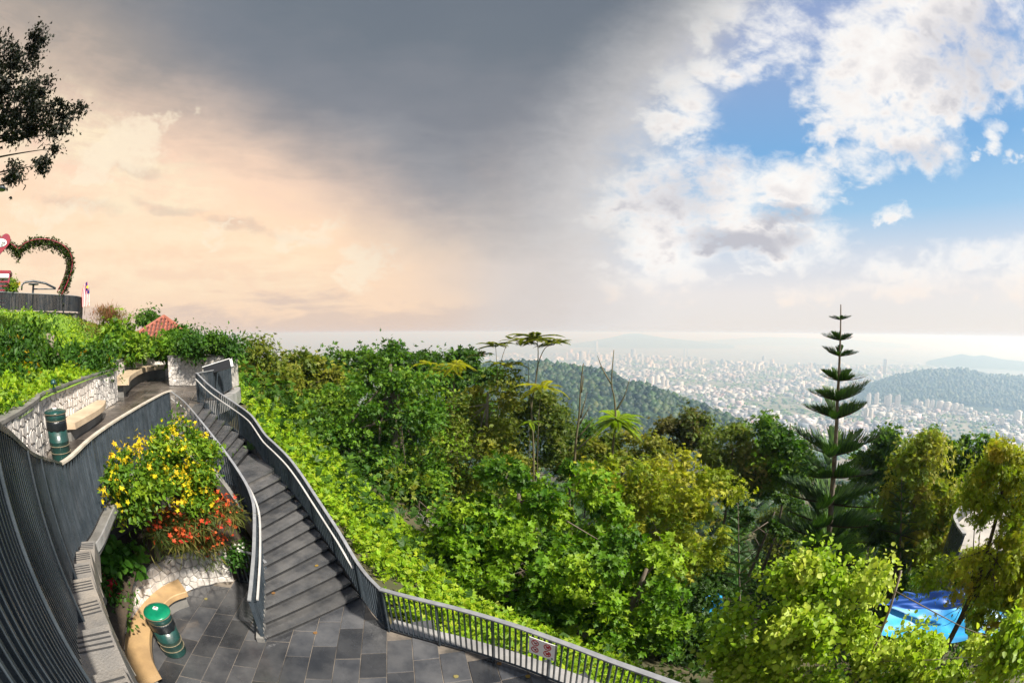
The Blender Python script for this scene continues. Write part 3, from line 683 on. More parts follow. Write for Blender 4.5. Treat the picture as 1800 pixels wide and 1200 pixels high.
def grid_mesh(name, P, mat, smooth=True):
    h, w = P.shape[:2]; v = P.reshape(-1, 3); idx = np.arange(h * w).reshape(h, w)
    f = np.stack([idx[:-1, :-1], idx[:-1, 1:], idx[1:, 1:], idx[1:, :-1]], -1).reshape(-1, 4)
    me = bpy.data.meshes.new(name); me.vertices.add(len(v)); me.vertices.foreach_set('co', v.astype(np.float32).ravel())
    me.loops.add(f.size); me.loops.foreach_set('vertex_index', f.astype(np.int32).ravel())
    me.polygons.add(len(f)); me.polygons.foreach_set('loop_start', np.arange(0, f.size, 4, dtype=np.int32))
    me.polygons.foreach_set('use_smooth', np.full(len(f), smooth)); me.materials.append(mat); me.update(calc_edges=True); me.validate()
    return me
rr = np.concatenate([np.linspace(0.2, 40, 60), np.geomspace(42, 2600, 60)]); aa = np.linspace(-math.pi, math.pi, 181)
GX, GY = rr[:, None] * np.sin(aa)[None], rr[:, None] * np.cos(aa)[None]
GZ = terr_h(GX, GY); rid = np.clip((rr - 90) / 300, 0, 1)[:, None]
GZ = GZ + rid * 14 * (np.sin(aa * 9 + rr[:, None] * .011)[...] + np.sin(aa * 17 - rr[:, None] * .006))
tag(link('hillside_terrain', grid_mesh('hillside_terrain', np.dstack([GX, GY, GZ])[:, ::-1], M['earth'])), 'steep forested hillside below the terrace', kind='structure')

# the grassy bank above the terrace wall
bank_rows = [
    [(-5.6, 0.4, 4.30), (-7.0, 2.0, 4.33), (-8.2, 3.3, 4.33), (-9.6, 4.35, 4.33), (-11.1, 6.15, 4.33), (-12.6, 8.0, 4.34), (-14.4, 10.4, 4.34), (-17.0, 12.2, 4.36), (-19.2, 14.4, 4.38), (-20.5, 16.6, 4.38), (-20.3, 18.9, 4.4), (-18.8, 19.9, 4.4), (-16.0, 19.2, 4.4), (-13.2, 17.3, 4.3)],
    [(-7.5, -1.5, 4.7), (-9.5, 1.0, 4.7), (-11.2, 2.8, 4.75), (-12.6, 4.6, 4.8), (-14.3, 6.6, 4.85), (-15.8, 8.6, 4.85), (-17.6, 10.6, 4.85), (-19.6, 12.4, 4.85), (-21.6, 14.6, 4.85), (-22.8, 17.0, 4.8), (-22.8, 20.0, 4.75), (-20.5, 22.0, 4.6), (-17, 22, 4.3), (-13.6, 20, 3.6)],
    [(-12, -4, 6.0), (-15, 0, 6.0), (-17.5, 3.2, 5.95), (-19, 6.2, 5.95), (-20.2, 8.8, 5.95), (-21.4, 11.0, 5.85), (-22.6, 13.0, 5.7), (-24, 15.0, 5.55), (-25.5, 17.5, 5.4), (-26.5, 20.5, 5.2), (-26, 24, 5.0), (-23.5, 26, 4.7), (-19, 26, 3.9), (-14.5, 24, 2.6)],
    [(-18, -8, 6.9), (-22, 0, 6.9), (-24, 5, 6.85), (-25, 9, 6.85), (-25.6, 12, 6.85), (-26, 14.2, 6.75), (-27, 16.6, 6.4), (-28.5, 19.5, 6.1), (-30, 23, 5.8), (-31, 27, 5.4), (-30, 31, 5.0), (-26, 33, 4.4), (-20, 32, 2.8), (-15, 29, 1.2)],
    [(-40, -16, 7.1), (-42, 0, 7.1), (-42, 9, 7.1), (-42, 16, 7.0), (-41, 21, 6.9), (-40, 26, 6.6), (-40, 30, 6.2), (-40, 34, 5.7), (-40, 38, 5.1), (-40, 43, 4.2), (-37, 47, 3.4), (-31, 48, 2.0), (-22, 46, -0.5), (-15, 40, -3)]]
def resample(row, n): 
    P = curve(row, 10); S = arclen(P); return [along(P, S, S[-1] * k / (n - 1))[0] for k in range(n)]
NU, NVv = 100, 60
for r in bank_rows[1:]:
    x_, y_, _z = r[-1]; r[-1] = (x_, y_, terr1(x_, y_) - .35); r[-2] = (r[-2][0], r[-2][1], min(r[-2][2], terr1(r[-2][0], r[-2][1]) + 1.0))
bank_rows[0][-1] = (-13.2, 17.3, 2.4)
rows = [resample(r, NU) for r in bank_rows]
cols = [curve([rows[k][i] for k in range(len(rows))], 15) for i in range(NU)]
BK = np.array([[tuple(p) for p in c] for c in cols])        # (NU, nv, 3)
bump = rng.normal(0, 1, BK.shape[:2])
for _ in range(3): bump = (bump + np.roll(bump, 1, 0) + np.roll(bump, -1, 0) + np.roll(bump, 1, 1) + np.roll(bump, -1, 1)) / 5
fade = np.clip(np.arange(BK.shape[1]) / 8.0, 0, 1)[None]
BK[:, :, 2] += bump * 0.35 * fade
tag(link('grassy_hill', grid_mesh('grassy_hill', BK[:, ::-1], M['turf'])), 'grassy bank rising above the terrace wall', kind='structure')
def bank_z(x, y):
    d = (BK[:, :, 0] - x) ** 2 + (BK[:, :, 1] - y) ** 2; return float(BK[:, :, 2].reshape(-1)[int(np.argmin(d))])

# ============================================================ foliage
def T_oval(w=.27, k=.08): return np.array([(0, 0, 0), (-w, .45, k), (0, 1, -.06), (w, .45, k)], float), np.array([(0, 3, 2), (0, 2, 1)])
def T_round(): return np.array([(0, 0, 0), (-.42, .22, .10), (-.40, .62, .08), (0, 1, -.08), (.40, .62, .08), (.42, .22, .10)], float), np.array([(0, 5, 4), (0, 4, 3), (0, 3, 2), (0, 2, 1)])
def T_multi(n, spread, w=.22, tilt=.25, lo=0.75):
    vs, fs = [], []
    for i in range(n):
        a = -spread / 2 + spread * (i + .5) / n; v, f = T_oval(w); s = lo + (1 - lo) * math.cos(a * .5) ** 2
        ca, sa = math.cos(a), math.sin(a); x, y, z = v[:, 0], v[:, 1] * s, v[:, 2] + v[:, 1] * tilt * (1 if i % 2 else .5)
        v = np.stack([x * ca + y * sa, -x * sa + y * ca, z], -1); fs.append(f + len(vs) * 4); vs.append(v)
    return np.concatenate(vs), np.concatenate(fs)
T = {'oval': T_oval(), 'narrow': T_oval(.13), 'round': T_round(), 'sprig': T_multi(3, 2.2), 'rosette': T_multi(5, 2 * math.pi * .999, .28, .35), 'fern': T_multi(4, 2.4, .13, .1), 'blade': T_oval(.05, .02)}
def unit(v): return v / np.maximum(1e-9, np.linalg.norm(v, axis=-1, keepdims=True))
def scatter(tm, pos, axis, nrm, size, colr):
    tv, tf = T[tm]; n, k = len(pos), len(tv)
    y = unit(axis); z = unit(nrm - y * np.sum(nrm * y, -1, keepdims=True)); x = np.cross(y, z)
    sz = np.asarray(size).reshape(-1, 1, 1) if np.ndim(size) else size
    v = pos[:, None] + sz * (tv[None, :, 0:1] * x[:, None] + tv[None, :, 1:2] * y[:, None] + tv[None, :, 2:3] * z[:, None])
    f = (tf[None] + (np.arange(n) * k)[:, None, None]).reshape(-1, 3)
    return v.reshape(-1, 3), f, np.repeat(colr, k, 0)
def merge(parts):
    vs, fs, cs, o = [], [], [], 0
    for v, f, c in parts: vs.append(v); fs.append(f + o); cs.append(c); o += len(v)
    return np.concatenate(vs), np.concatenate(fs), np.concatenate(cs)
def leaf_mesh(name, v, f, c, mat):
    me = bpy.data.meshes.new(name); me.vertices.add(len(v)); me.vertices.foreach_set('co', np.ascontiguousarray(v, np.float32).ravel())
    me.loops.add(f.size); me.loops.foreach_set('vertex_index', np.ascontiguousarray(f, np.int32).ravel())
    me.polygons.add(len(f)); me.polygons.foreach_set('loop_start', np.arange(0, f.size, 3, dtype=np.int32))
    me.materials.append(mat); me.update(calc_edges=True)
    at = me.color_attributes.new('Col', 'FLOAT_COLOR', 'POINT')
    at.data.foreach_set('color', np.ascontiguousarray(np.c_[np.clip(c, 0, 1), np.ones(len(c))], np.float32).ravel())
    return me
def pick(pal, n, idx=None, jit=.22):
    pal = np.array(pal, float); i = rng.integers(0, len(pal), n) if idx is None else idx
    j = rng.integers(0, len(pal), n); t = rng.random((n, 1)) ** 2 * .6
    c = pal[i] * (1 - t) + pal[j] * t
    return c * (1 + rng.uniform(-jit, jit, (n, 1))) * (1 + rng.uniform(-.06, .06, (n, 3)))
def foliage(ells, n, size, tm, pal, clump=.7, nclump=None, droop=0.1, up=.45, shell=.62, flat=.75):
    ells = np.array(ells, float); w = ells[:, 3] * ells[:, 5]; w = w / w.sum()
    nclump = nclump or max(14, n // 160); C = []; guard = 0
    while len(C) < nclump and guard < nclump * 20:
        guard += 1
        e = ells[rng.choice(len(ells), p=w)]; u = unit(rng.normal(size=3)); r = shell + (1 - shell) * rng.random() ** .6
        c = e[:3] + u * r * e[3:6]
        if any((((c - q[:3]) / q[3:6]) ** 2).sum() < .45 for q in ells if q is not e and not np.array_equal(q, e)): continue
        C.append(c)
    C = np.array(C); R_ = clump * rng.uniform(.45, 1.5, len(C)); ci = rng.integers(0, len(C), n)
    st = rng.uniform(.6, 1.4, (len(C), 3)); g_ = rng.normal(size=(n, 3)) * .52 + [0, 0, .12]; u = unit(g_ + [0, 0, .15])
    off = g_ * R_[ci][:, None] * st[ci] * [1, 1, flat]
    pos = C[ci] + off; nrm = unit(u * .7 + np.array([0, 0, up]) + rng.normal(0, .38, (n, 3)))
    ax = unit(rng.normal(size=(n, 3)) + u * .6 - [0, 0, droop * 2])
    cc = rng.integers(0, len(pal), len(C))
    return scatter(tm, pos, ax, nrm, size * rng.uniform(.5, 1.5, n), pick(pal, n, cc[ci])), C
def trunk_mesh(base_r, top, limbs, bend=.15, seg=7, thin=.35):
    mb = MB(); top = V3(top); h = top.length; pts, rad = [], []
    b = Vector((random.uniform(-bend, bend) * h * .5, random.uniform(-bend, bend) * h * .5, 0))
    for k in range(7):
        t = k / 6; pts.append(top * t + b * math.sin(t * math.pi) * .5); rad.append(base_r * (1 - t * (1 - thin)) * (1.25 if k == 0 else 1))
    mb.tube(pts, rad, seg)
    for L in limbs:
        L = V3(L); t = random.uniform(.45, .95); s = pts[min(5, int(t * 6))].lerp(pts[min(6, int(t * 6) + 1)], .5)
        mid = s.lerp(L, .5) + Vector((random.uniform(-.1, .1), random.uniform(-.1, .1), random.uniform(-.02, .12))) * (L - s).length
        r = base_r * random.uniform(.16, .30); mb.tube([s, s.lerp(mid, .5) , mid, L], [r, r * .8, r * .55, r * .15], 5)
    return mb
PAL = {
 'deep': [(.040, .10, .010), (.058, .135, .012), (.085, .175, .016), (.12, .22, .020)],
 'mid': [(.045, .125, .010), (.075, .18, .012), (.12, .24, .016), (.030, .085, .010), (.20, .31, .02)],
 'bright': [(.050, .13, .008), (.095, .21, .010), (.165, .30, .012), (.26, .39, .020)],
 'lime': [(.28, .40, .024), (.35, .46, .04), (.22, .35, .018), (.43, .51, .07)],
 'olive': [(.12, .17, .016), (.17, .205, .018), (.22, .235, .022), (.095, .14, .014), (.28, .275, .03)],
 'yellowgreen': [(.22, .29, .012), (.29, .34, .014), (.17, .25, .012), (.37, .37, .022)],
 'brown': [(.17, .22, .034), (.23, .25, .046), (.14, .20, .026), (.28, .25, .06), (.12, .18, .022)],
 'orange': [(.29, .35, .022), (.38, .39, .030), (.22, .31, .018), (.46, .39, .045), (.18, .27, .014)],
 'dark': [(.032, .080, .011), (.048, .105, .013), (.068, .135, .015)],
 'black': [(.008, .011, .005), (.012, .016, .007), (.016, .018, .008)],  # dark conifer leaves, blackened further to stand for a backlit crown
 'shrub': [(.040, .11, .012), (.060, .15, .014), (.028, .08, .010), (.09, .19, .016)],
 'grass': [(.19, .33, .010), (.26, .40, .012), (.15, .27, .010), (.33, .42, .02)]}
def px_ell(px, py, rx, ry, d, dep=0.0):
    c = atd(px, py, d + dep); rx, ry = rx * 1.08, ry * 1.08; L = (c - Vector((0, 0, CAM_Z))).length; k = L / 800.0
    return (c.x, c.y, c.z, rx * k, (rx * .6 + ry * .4) * k, ry * k)
def tree(label, d, lobes, pal, n, size, tm='oval', clump=.7, bark='bark', trunk=.16, base_px=None, cat='tree', name='tree', group=None, ground=None, nlimb=9, parts=('trunk', 'crown'), mat='leaf', lean=None, **kw):
    E = [px_ell(*l[:4], d, l[4] if len(l) > 4 else 0.0) for l in lobes]
    cx = np.mean([e[0] for e in E]); cy = np.mean([e[1] for e in E])
    if base_px is not None:
        q = atd(base_px, 700, d); cx, cy = q.x, q.y
    gz = (ground if ground is not None else terr1(cx, cy)); base = Vector((cx, cy, gz - .05))
    t = thing(name, label, cat, base, group=group)
    L = [(e[0] - base.x, e[1] - base.y, e[2] - base.z) + tuple(e[3:]) for e in E]
    (v, f, c), C = foliage(L, n, size, tm, PAL[pal] if isinstance(pal, str) else pal, clump, **kw)
    link(parts[1], leaf_mesh(parts[1], v, f, c, M[mat]), t)
    hi = max(L, key=lambda e: e[2]); top = (hi[0] * .6, hi[1] * .6, hi[2])
    pick_ = [tuple(C[i]) for i in rng.choice(len(C), min(nlimb, len(C)), replace=False)]
    trunk_mesh(trunk, top, pick_).build(parts[0], M[bark], t, True)
    return t

# ---- the trees below the stairs, left to right
tree('feathery olive tree rising beside the lookout railing', 32, [(455, 640, 22, 30), (478, 668, 32, 34), (440, 612, 10, 12), (500, 655, 14, 20), (450, 690, 30, 30)], 'olive', 6000, 0.24, 'fern', .8, trunk=.14)
tree('thin yellowish tree with bare lower stem left of the big round tree', 36, [(528, 652, 30, 18), (522, 690, 30, 30), (560, 665, 30, 28), (585, 690, 26, 34), (545, 715, 40, 26)], 'olive', 7000, .30, 'sprig', .9, bark='darkbark')
tree('low green treetops between the lookout and the far towers', 44, [(545, 645, 22, 12), (580, 640, 26, 14), (620, 640, 34, 16), (600, 665, 46, 18)], 'deep', 5000, .34, 'sprig', 1.0)
tree('big round dark green tree in the middle of the slope', 23, [(660, 715, 78, 62), (618, 790, 62, 80), (722, 780, 64, 88), (680, 850, 100, 62), (688, 640, 26, 24), (600, 720, 46, 44), (735, 700, 36, 42), (560, 800, 30, 40), (640, 680, 40, 36)], 'mid', 25000, .16, 'sprig', .80, trunk=.26, base_px=685, nlimb=14, nclump=105, shell=.78)
tree('dark treetop showing behind the big round tree', 34, [(700, 632, 30, 18), (660, 640, 30, 16), (735, 655, 30, 20)], 'dark', 3500, .28, 'sprig', .8)
tree('dark bushy treetops on the sea line behind the olive tree', 42, [(752, 645, 22, 16), (780, 640, 18, 14), (815, 642, 26, 18), (845, 655, 30, 22), (800, 665, 60, 22)], 'deep', 5500, .34, 'sprig', 1.0)
tree('olive green tree with bare grey branches beside the big round tree', 27, [(805, 715, 42, 44), (850, 735, 46, 52), (832, 800, 66, 56), (878, 690, 34, 36), (790, 785, 42, 56), (870, 830, 40, 40), (775, 860, 44, 40)], 'olive', 14000, .18, 'sprig', .75, bark='palebark', trunk=.2, nlimb=16, nclump=70, shell=.75)
tree('dark olive tree below the tall umbrella-topped stems', 31, [(955, 745, 46, 54), (930, 785, 42, 46), (978, 790, 30, 44), (900, 760, 30, 40)], [(.07, .12, .014), (.10, .145, .018), (.14, .17, .022)], 11000, 0.19, 'sprig', .75)
tree('low olive brown treetops under the palm-like rosette', 30, [(1060, 800, 46, 26), (1110, 792, 45, 24), (1150, 815, 40, 26), (1030, 830, 36, 26)], 'olive', 6500, .26, 'fern', .7)
tree('open-crowned tree with dark forked branches against the blue ridge', 42, [(1175, 750, 16, 13), (1215, 748, 27, 20), (1192, 775, 32, 13), (1226, 772, 22, 22), (1160, 770, 10, 8)], [(.08, .12, .02), (.11, .14, .028), (.16, .15, .04)], 6000, .30, 'sprig', .65, bark='darkbark', trunk=.28, nlimb=14)
tree('brownish bushy tree in front of the blue ridge', 34, [(1290, 785, 46, 32), (1268, 828, 50, 40), (1322, 830, 40, 42), (1240, 815, 24, 26)], 'brown', 7500, .27, 'fern', .8)
tree('green tree with a thin crown left of the tall pine', 33, [(1362, 762, 28, 26), (1375, 800, 38, 38), (1342, 832, 36, 38), (1395, 745, 14, 9), (1398, 835, 30, 36)], 'mid', 7500, .27, 'fern', .75)
tree('yellow-green feathery tree in the middle of the valley', 18, [(1100, 850, 56, 36), (1182, 858, 76, 44), (1250, 872, 42, 46), (1150, 925, 92, 46), (1232, 940, 50, 42), (1050, 838, 38, 26), (1180, 980, 80, 40)], 'yellowgreen', 15000, .17, 'fern', .62, bark='palebark', nlimb=16, droop=.3, nclump=80, shell=.75)
tree('bright green tree with glossy rosettes, tallest behind the plaza railing', 14, [(905, 862, 84, 40), (985, 868, 62, 44), (860, 925, 84, 52), (950, 945, 96, 60), (1040, 930, 60, 60), (800, 975, 54, 40)], 'bright', 11000, .135, 'rosette', .55, trunk=.2, nlimb=12, nclump=64, shell=.78)
tree('bright green bushy tree just outside the middle of the plaza railing', 11.5, [(900, 1025, 84, 54), (985, 1040, 90, 60), (850, 990, 60, 40), (960, 985, 80, 44)], 'bright', 8500, 0.115, 'rosette', .48, trunk=.15, nlimb=10, nclump=46, shell=.78)
tree('bright green bushy tree below the warning sign', 10.5, [(1075, 1010, 84, 66), (1130, 1070, 64, 66), (1060, 1100, 84, 60), (1120, 1140, 60, 50), (1000, 1110, 54, 40), (1160, 1000, 40, 50)], 'bright', 9500, 0.11, 'rosette', .45, trunk=.15, nlimb=10, nclump=46, shell=.78)
tree('dark green round-topped tree right of the tall pine', 34, [(1562, 792, 38, 24), (1532, 815, 30, 18), (1585, 830, 42, 26), (1545, 845, 40, 30)], 'deep', 5500, .29, 'sprig', .75)
tree('yellowish and brown mottled tree right of the tall pine', 27, [(1625, 800, 28, 26), (1610, 842, 48, 34), (1642, 872, 46, 40), (1598, 890, 48, 40), (1630, 930, 50, 44)], [(.28, .32, .028), (.21, .29, .022), (.32, .29, .05), (.17, .25, .02), (.38, .38, .05)], 10000, .25, 'fern', .7, nclump=60, shell=.75)
tree('fresh green tree behind the curved walkway', 32, [(1690, 800, 34, 22), (1716, 806, 24, 24), (1692, 848, 42, 38), (1660, 830, 20, 30)], 'mid', 6500, .28, 'sprig', .75)
tree('orange-tinged yellow tree at the right edge of the picture', 13, [(1762, 818, 48, 30), (1722, 862, 34, 22), (1785, 872, 40, 38), (1752, 922, 58, 36), (1775, 985, 66, 44), (1700, 1005, 52, 30), (1652, 1015, 36, 24), (1760, 1055, 60, 36), (1800, 930, 40, 50)], 'orange', 17000, .13, 'fern', .42, bark='darkbark', trunk=.16, nlimb=16, nclump=80, shell=.7)
tree('light lime green broad-leaved tree filling the lower right corner', 8.2, [(1482, 985, 24, 24), (1420, 1032, 56, 34), (1368, 1082, 78, 54), (1470, 1062, 80, 44), (1528, 1045, 28, 28), (1325, 1135, 58, 54), (1450, 1150, 106, 54), (1590, 1176, 100, 38), (1530, 1130, 50, 40), (1705, 1194, 86, 28), (1660, 1168, 70, 28), (1775, 1140, 34, 36), (1590, 1000, 34, 12)], 'lime', 27000, 0.12, 'round', .40, bark='palebark', trunk=.07, nlimb=5, up=.3, shell=.72, nclump=85)
tree('dark evergreen mass behind the small pine', 29, [(1300, 900, 46, 46), (1240, 1000, 50, 60), (1380, 900, 40, 50), (1420, 960, 60, 40), (1260, 1060, 60, 60)], 'dark', 5000, .30, 'sprig', .7)
tree('dark green leafy tree behind the right walkway', 30, [(1560, 900, 60, 50), (1660, 940, 50, 40), (1610, 980, 60, 50)], 'deep', 5000, .30, 'sprig', .8)
tree('shaded dark shrub under the bright trees by the plaza', 12.5, [(780, 1015, 56, 36), (750, 985, 40, 26), (830, 1060, 50, 30)], 'dark', 3600, .17, 'rosette', .5, cat='shrub', name='shrub', parts=('stem', 'foliage'))  # shade under the bright crowns is put into its leaf palette
tree('dark shaded tree at the foot of the lime green tree', 12, [(1210, 1080, 44, 60), (1240, 1150, 50, 50), (1180, 1160, 40, 40)], 'dark', 5000, .17, 'sprig', .5)  # dark leaf colour stands in for the shadowed gap here

# ---- ground cover
def cover(name, label, pts, nrm, size, tm, pal, mat='leaf', upright=.2):
    n = len(pts); ax = unit(rng.normal(size=(n, 3)) + nrm * upright); nn = unit(nrm + rng.normal(0, .35, (n, 3)))
    v, f, c = scatter(tm, pts, ax, nn, size * rng.uniform(.6, 1.4, n), pal if isinstance(pal, np.ndarray) else pick(PAL[pal], n))
    return tag(link(name, leaf_mesh(name, v, f, c, M[mat])), label, kind='stuff')
# creepers and grass over the bank, in patches of different plants
nb_ = 38000
iu = rng.random(nb_) * (BK.shape[0] - 1.001); iv = 1.0 + rng.random(nb_) ** 1.25 * (BK.shape[1] - 14)
i0, j0 = iu.astype(int), iv.astype(int); fu, fv = (iu - i0)[:, None], (iv - j0)[:, None]
bp = (BK[i0, j0] * (1 - fu) * (1 - fv) + BK[i0 + 1, j0] * fu * (1 - fv) + BK[i0, j0 + 1] * (1 - fu) * fv + BK[i0 + 1, j0 + 1] * fu * fv)
ph = np.sin(bp[:, 0] * 1.3 + 2 * np.sin(bp[:, 1] * .7)) + np.sin(bp[:, 1] * 1.7 + 1.3 * np.sin(bp[:, 0] * .9)) + rng.normal(0, .5, nb_)
ph = ph + .25
lump = np.clip(np.sin(bp[:, 0] * 2.1 + bp[:, 1]) * np.sin(bp[:, 1] * 2.3 - bp[:, 0] * .6), 0, 1)
bp[:, 2] += rng.random(nb_) * (.08 + .24 * lump)
crest = np.clip((np.hypot(bp[:, 0], bp[:, 1]) - 26) / 5, 0, 1) * (bp[:, 1] > 13)
pc = np.where((ph > -.45)[:, None], pick(PAL['grass'], nb_), np.where((ph < -1.3)[:, None], pick(PAL['shrub'], nb_), pick(PAL['bright'], nb_)))
pc = np.where((rng.random(nb_) < crest * .75)[:, None], pick([(.22, .15, .05), (.17, .16, .03), (.26, .13, .06)], nb_), pc)
cover('ground_cover', 'green creepers and grasses covering the bank above the terrace wall', bp, np.array([0.1, -.1, .95]), .105, 'sprig', pc)
# undergrowth over the valley slope
def slope_cover(name, label, n, sampler, size, tm, pal, lift, clear=0.0):
    p = sampler(n); yr = np.interp(p[:, 0], [-13.5, -12.7, -11.3, -8.1, -3.2, -2.3, 0.0, 1.0, 2.3, 3.0], [99, 17.2, 12.6, 11.9, 8.1, 7.2, 6.3, 5.7, 4.5, 3.5]); p = p[(p[:, 1] > yr + (clear if clear else 0)) | (p[:, 0] > 3.2)]; n = len(p); z = terr_h(p[:, 0], p[:, 1]); P = np.c_[p, z + rng.random(n) ** 1.5 * lift]
    return cover(name, label, P, np.array([.15, -.2, .9]), size * (.35 + np.hypot(P[:, 0], P[:, 1]) / 36), tm, pal)
def polar(r0, r1, a0, a1): 
    def f(n):
        r = np.sqrt(rng.uniform(r0 * r0, r1 * r1, n)); a = np.radians(rng.uniform(a0, a1, n)); return np.c_[r * np.sin(a), r * np.cos(a)]
    return f
slope_cover('undergrowth', 'dense green undergrowth on the slope below the trees', 30000, polar(7.0, 60, -42, 85), .34, 'sprig', 'dark', 1.3, clear=2.4)  # dark palette paints in the shading beneath the trees
def strip(n):
    P = curve([(-3.3, 9.0), (-5.6, 11.4), (-8.5, 13.4), (-11.3, 15.6), (-13, 18.5), (-15, 23)], 12); S = arclen(P); out = []
    for q, w in zip(rng.random(n) * S[-1], rng.random(n) ** .9 * 4.4):
        p, d, _ = along(P, S, q); m = Vector((d.y, -d.x)); out.append((p.x + m.x * w, p.y + m.y * w))
    return np.array(out)
def rim(n):
    P = curve([(-2.9, 8.2), (-1, 7.3), (.6, 6.5), (2, 5.3), (3.2, 4), (4, 2.5)], 12); S = arclen(P); out = []
    for q, w in zip(rng.random(n) * S[-1], rng.random(n) * 3.2 - .4):
        p, d, _ = along(P, S, q); m = Vector((-d.y, d.x)); out.append((p.x + m.x * w, p.y + m.y * w))
    return np.array(out)
slope_cover('rim_ground_cover', 'green fern cover just outside the plaza railing', 9000, rim, .22, 'sprig', 'grass', .5)
slope_cover('bright_ground_cover', 'bright lime green creepers on the slope beside the stairs', 19000, strip, .21, 'sprig', 'grass', .6)
def mound(n):
    c = np.array([(-1.9, 9.4), (-1.0, 10.4), (-2.6, 10.2), (-.4, 9.0)]); i = rng.integers(0, 4, n); return c[i] + rng.normal(0, .75, (n, 2))
def shrub(label, lobes_world, pal, n, size, tm, clump, base, flower=None, name='shrub', nfl=0, fsize=.06, stem=.05, group=None, **kw):
    t = thing(name, label, 'shrub', base, group=group); b = Vector(base)
    L = [(e[0] - b.x, e[1] - b.y, e[2] - b.z) + tuple(e[3:]) for e in lobes_world]
    (v, f, c), C = foliage(L, n, size, tm, PAL[pal] if isinstance(pal, str) else pal, clump, **kw)
    link('foliage', leaf_mesh('foliage', v, f, c, M['leaf']), t)
    trunk_mesh(stem, (0, 0, max(.2, max(e[2] for e in L) * .7)), [tuple(C[i]) for i in rng.choice(len(C), min(10, len(C)), replace=False)]).build('stem', M['bark'], t, True)
    if flower and nfl <= 300:
        fm = [leaf_mesh('flower', T['rosette'][0], T['rosette'][1], np.tile([c_], (len(T['rosette'][0]), 1)), M['petal']) for c_ in flower]
        for k in range(nfl):
            e = L[rng.integers(0, len(L))]; u = unit(rng.normal(size=3) + np.array([-.4 * b.x, -.4 * b.y, 3.0]) / 9 * 1.5); p = np.array(e[:3]) + u * np.array(e[3:6]) * rng.uniform(.92, 1.12); s_ = fsize * rng.uniform(.7, 1.25)
            link('flower', random.choice(fm), t, p, (rng.normal(0, .5), rng.normal(0, .5), rng.random() * 6), (s_, s_, s_))
    elif flower:
        (v, f, c), _ = foliage([(e[0], e[1], e[2] + .05) + tuple(q * 1.04 for q in e[3:]) for e in L], nfl, fsize, 'rosette', flower, clump * .5, nclump=max(10, nfl // 5), shell=.9)
        tag(link('blossom', leaf_mesh('blossom', v, f, c, M['petal']), t), kind='stuff')
    return t
def pe(*a): return px_ell(*a)
shrub('bright green fern-like mound below the corner of the plaza railing', [pe(690, 990, 56, 34, 12.5), pe(730, 1040, 60, 34, 11), pe(660, 1010, 40, 30, 12), pe(700, 1075, 70, 26, 9.8), pe(800, 1085, 60, 22, 9.5)], 'grass', 9500, .13, 'fern', .4, (-2.1, 10.3, terr1(-2.1, 10.3)))
g = PAL['shrub']; yel = [(.72, .42, .02), (.80, .52, .03), (.66, .34, .02)]
shrub('yellow-flowered shrub at the left edge above the terrace wall', [pe(22, 640, 48, 40, 13.5), pe(8, 690, 34, 40, 12.2), pe(50, 668, 26, 32, 13)], g, 6500, .15, 'oval', .4, (-12.4, 4.1, 4.6), yel, nfl=90, fsize=.10)
shrub('dark leafy shrub with few yellow flowers above the middle of the terrace wall', [pe(150, 640, 38, 22, 16.5), pe(120, 655, 24, 16, 15.5), pe(178, 628, 18, 22, 17)], g, 5000, .16, 'oval', .45, (-14.3, 8.4, 4.7), yel, nfl=24, fsize=.12)
shrub('dark green bush below the fenced deck', [pe(45, 602, 44, 20, 18), pe(10, 600, 24, 20, 17), pe(90, 640, 24, 22, 15)], PAL['deep'], 5000, .18, 'oval', .5, (-16.5, 7.3, 5.2))
shrub('low dark bush behind the far alcove wall', [pe(225, 610, 30, 13, 24), pe(250, 606, 22, 12, 26), pe(205, 596, 26, 14, 27)], PAL['mid'], 4500, .24, 'sprig', .6, (-20.5, 16.8, 4.7))
shrub('rounded bush in front of the tiled roof', [pe(302, 611, 24, 12, 24), pe(322, 603, 16, 10, 25), pe(288, 615, 22, 9, 24)], PAL['mid'], 3800, .22, 'sprig', .55, (-17.6, 18.6, 4.4))
shrub('clipped round hedge on the white stone wall by the lookout', [pe(360, 610, 44, 17, 21.5), pe(395, 615, 26, 16, 21), pe(335, 612, 26, 14, 21.8)], PAL['shrub'], 7500, .17, 'oval', .45, (-14.3, 16.9, 4.3), name='hedge')
shrub('small round tree behind the tiled roof', [pe(256, 562, 13, 8, 46), pe(262, 566, 10, 8, 46)], PAL['deep'], 1200, .3, 'sprig', .6, (-32, 33, 4.6))
shrub('reddish dry grass tuft on the crest of the bank', [pe(178, 554, 26, 4, 28), pe(215, 566, 20, 4, 28), pe(195, 561, 28, 5, 28)], [(.24, .15, .05), (.19, .15, .04), (.28, .12, .06)], 1600, .3, 'blade', .4, (-24.5, 16.2, 6.3), up=.1, droop=-.8)
shrub('bare twiggy bush on the crest of the bank', [pe(205, 550, 20, 7, 29), pe(222, 560, 10, 6, 29)], PAL['brown'], 500, .22, 'blade', .5, (-24.6, 17, 6.2), stem=.04)
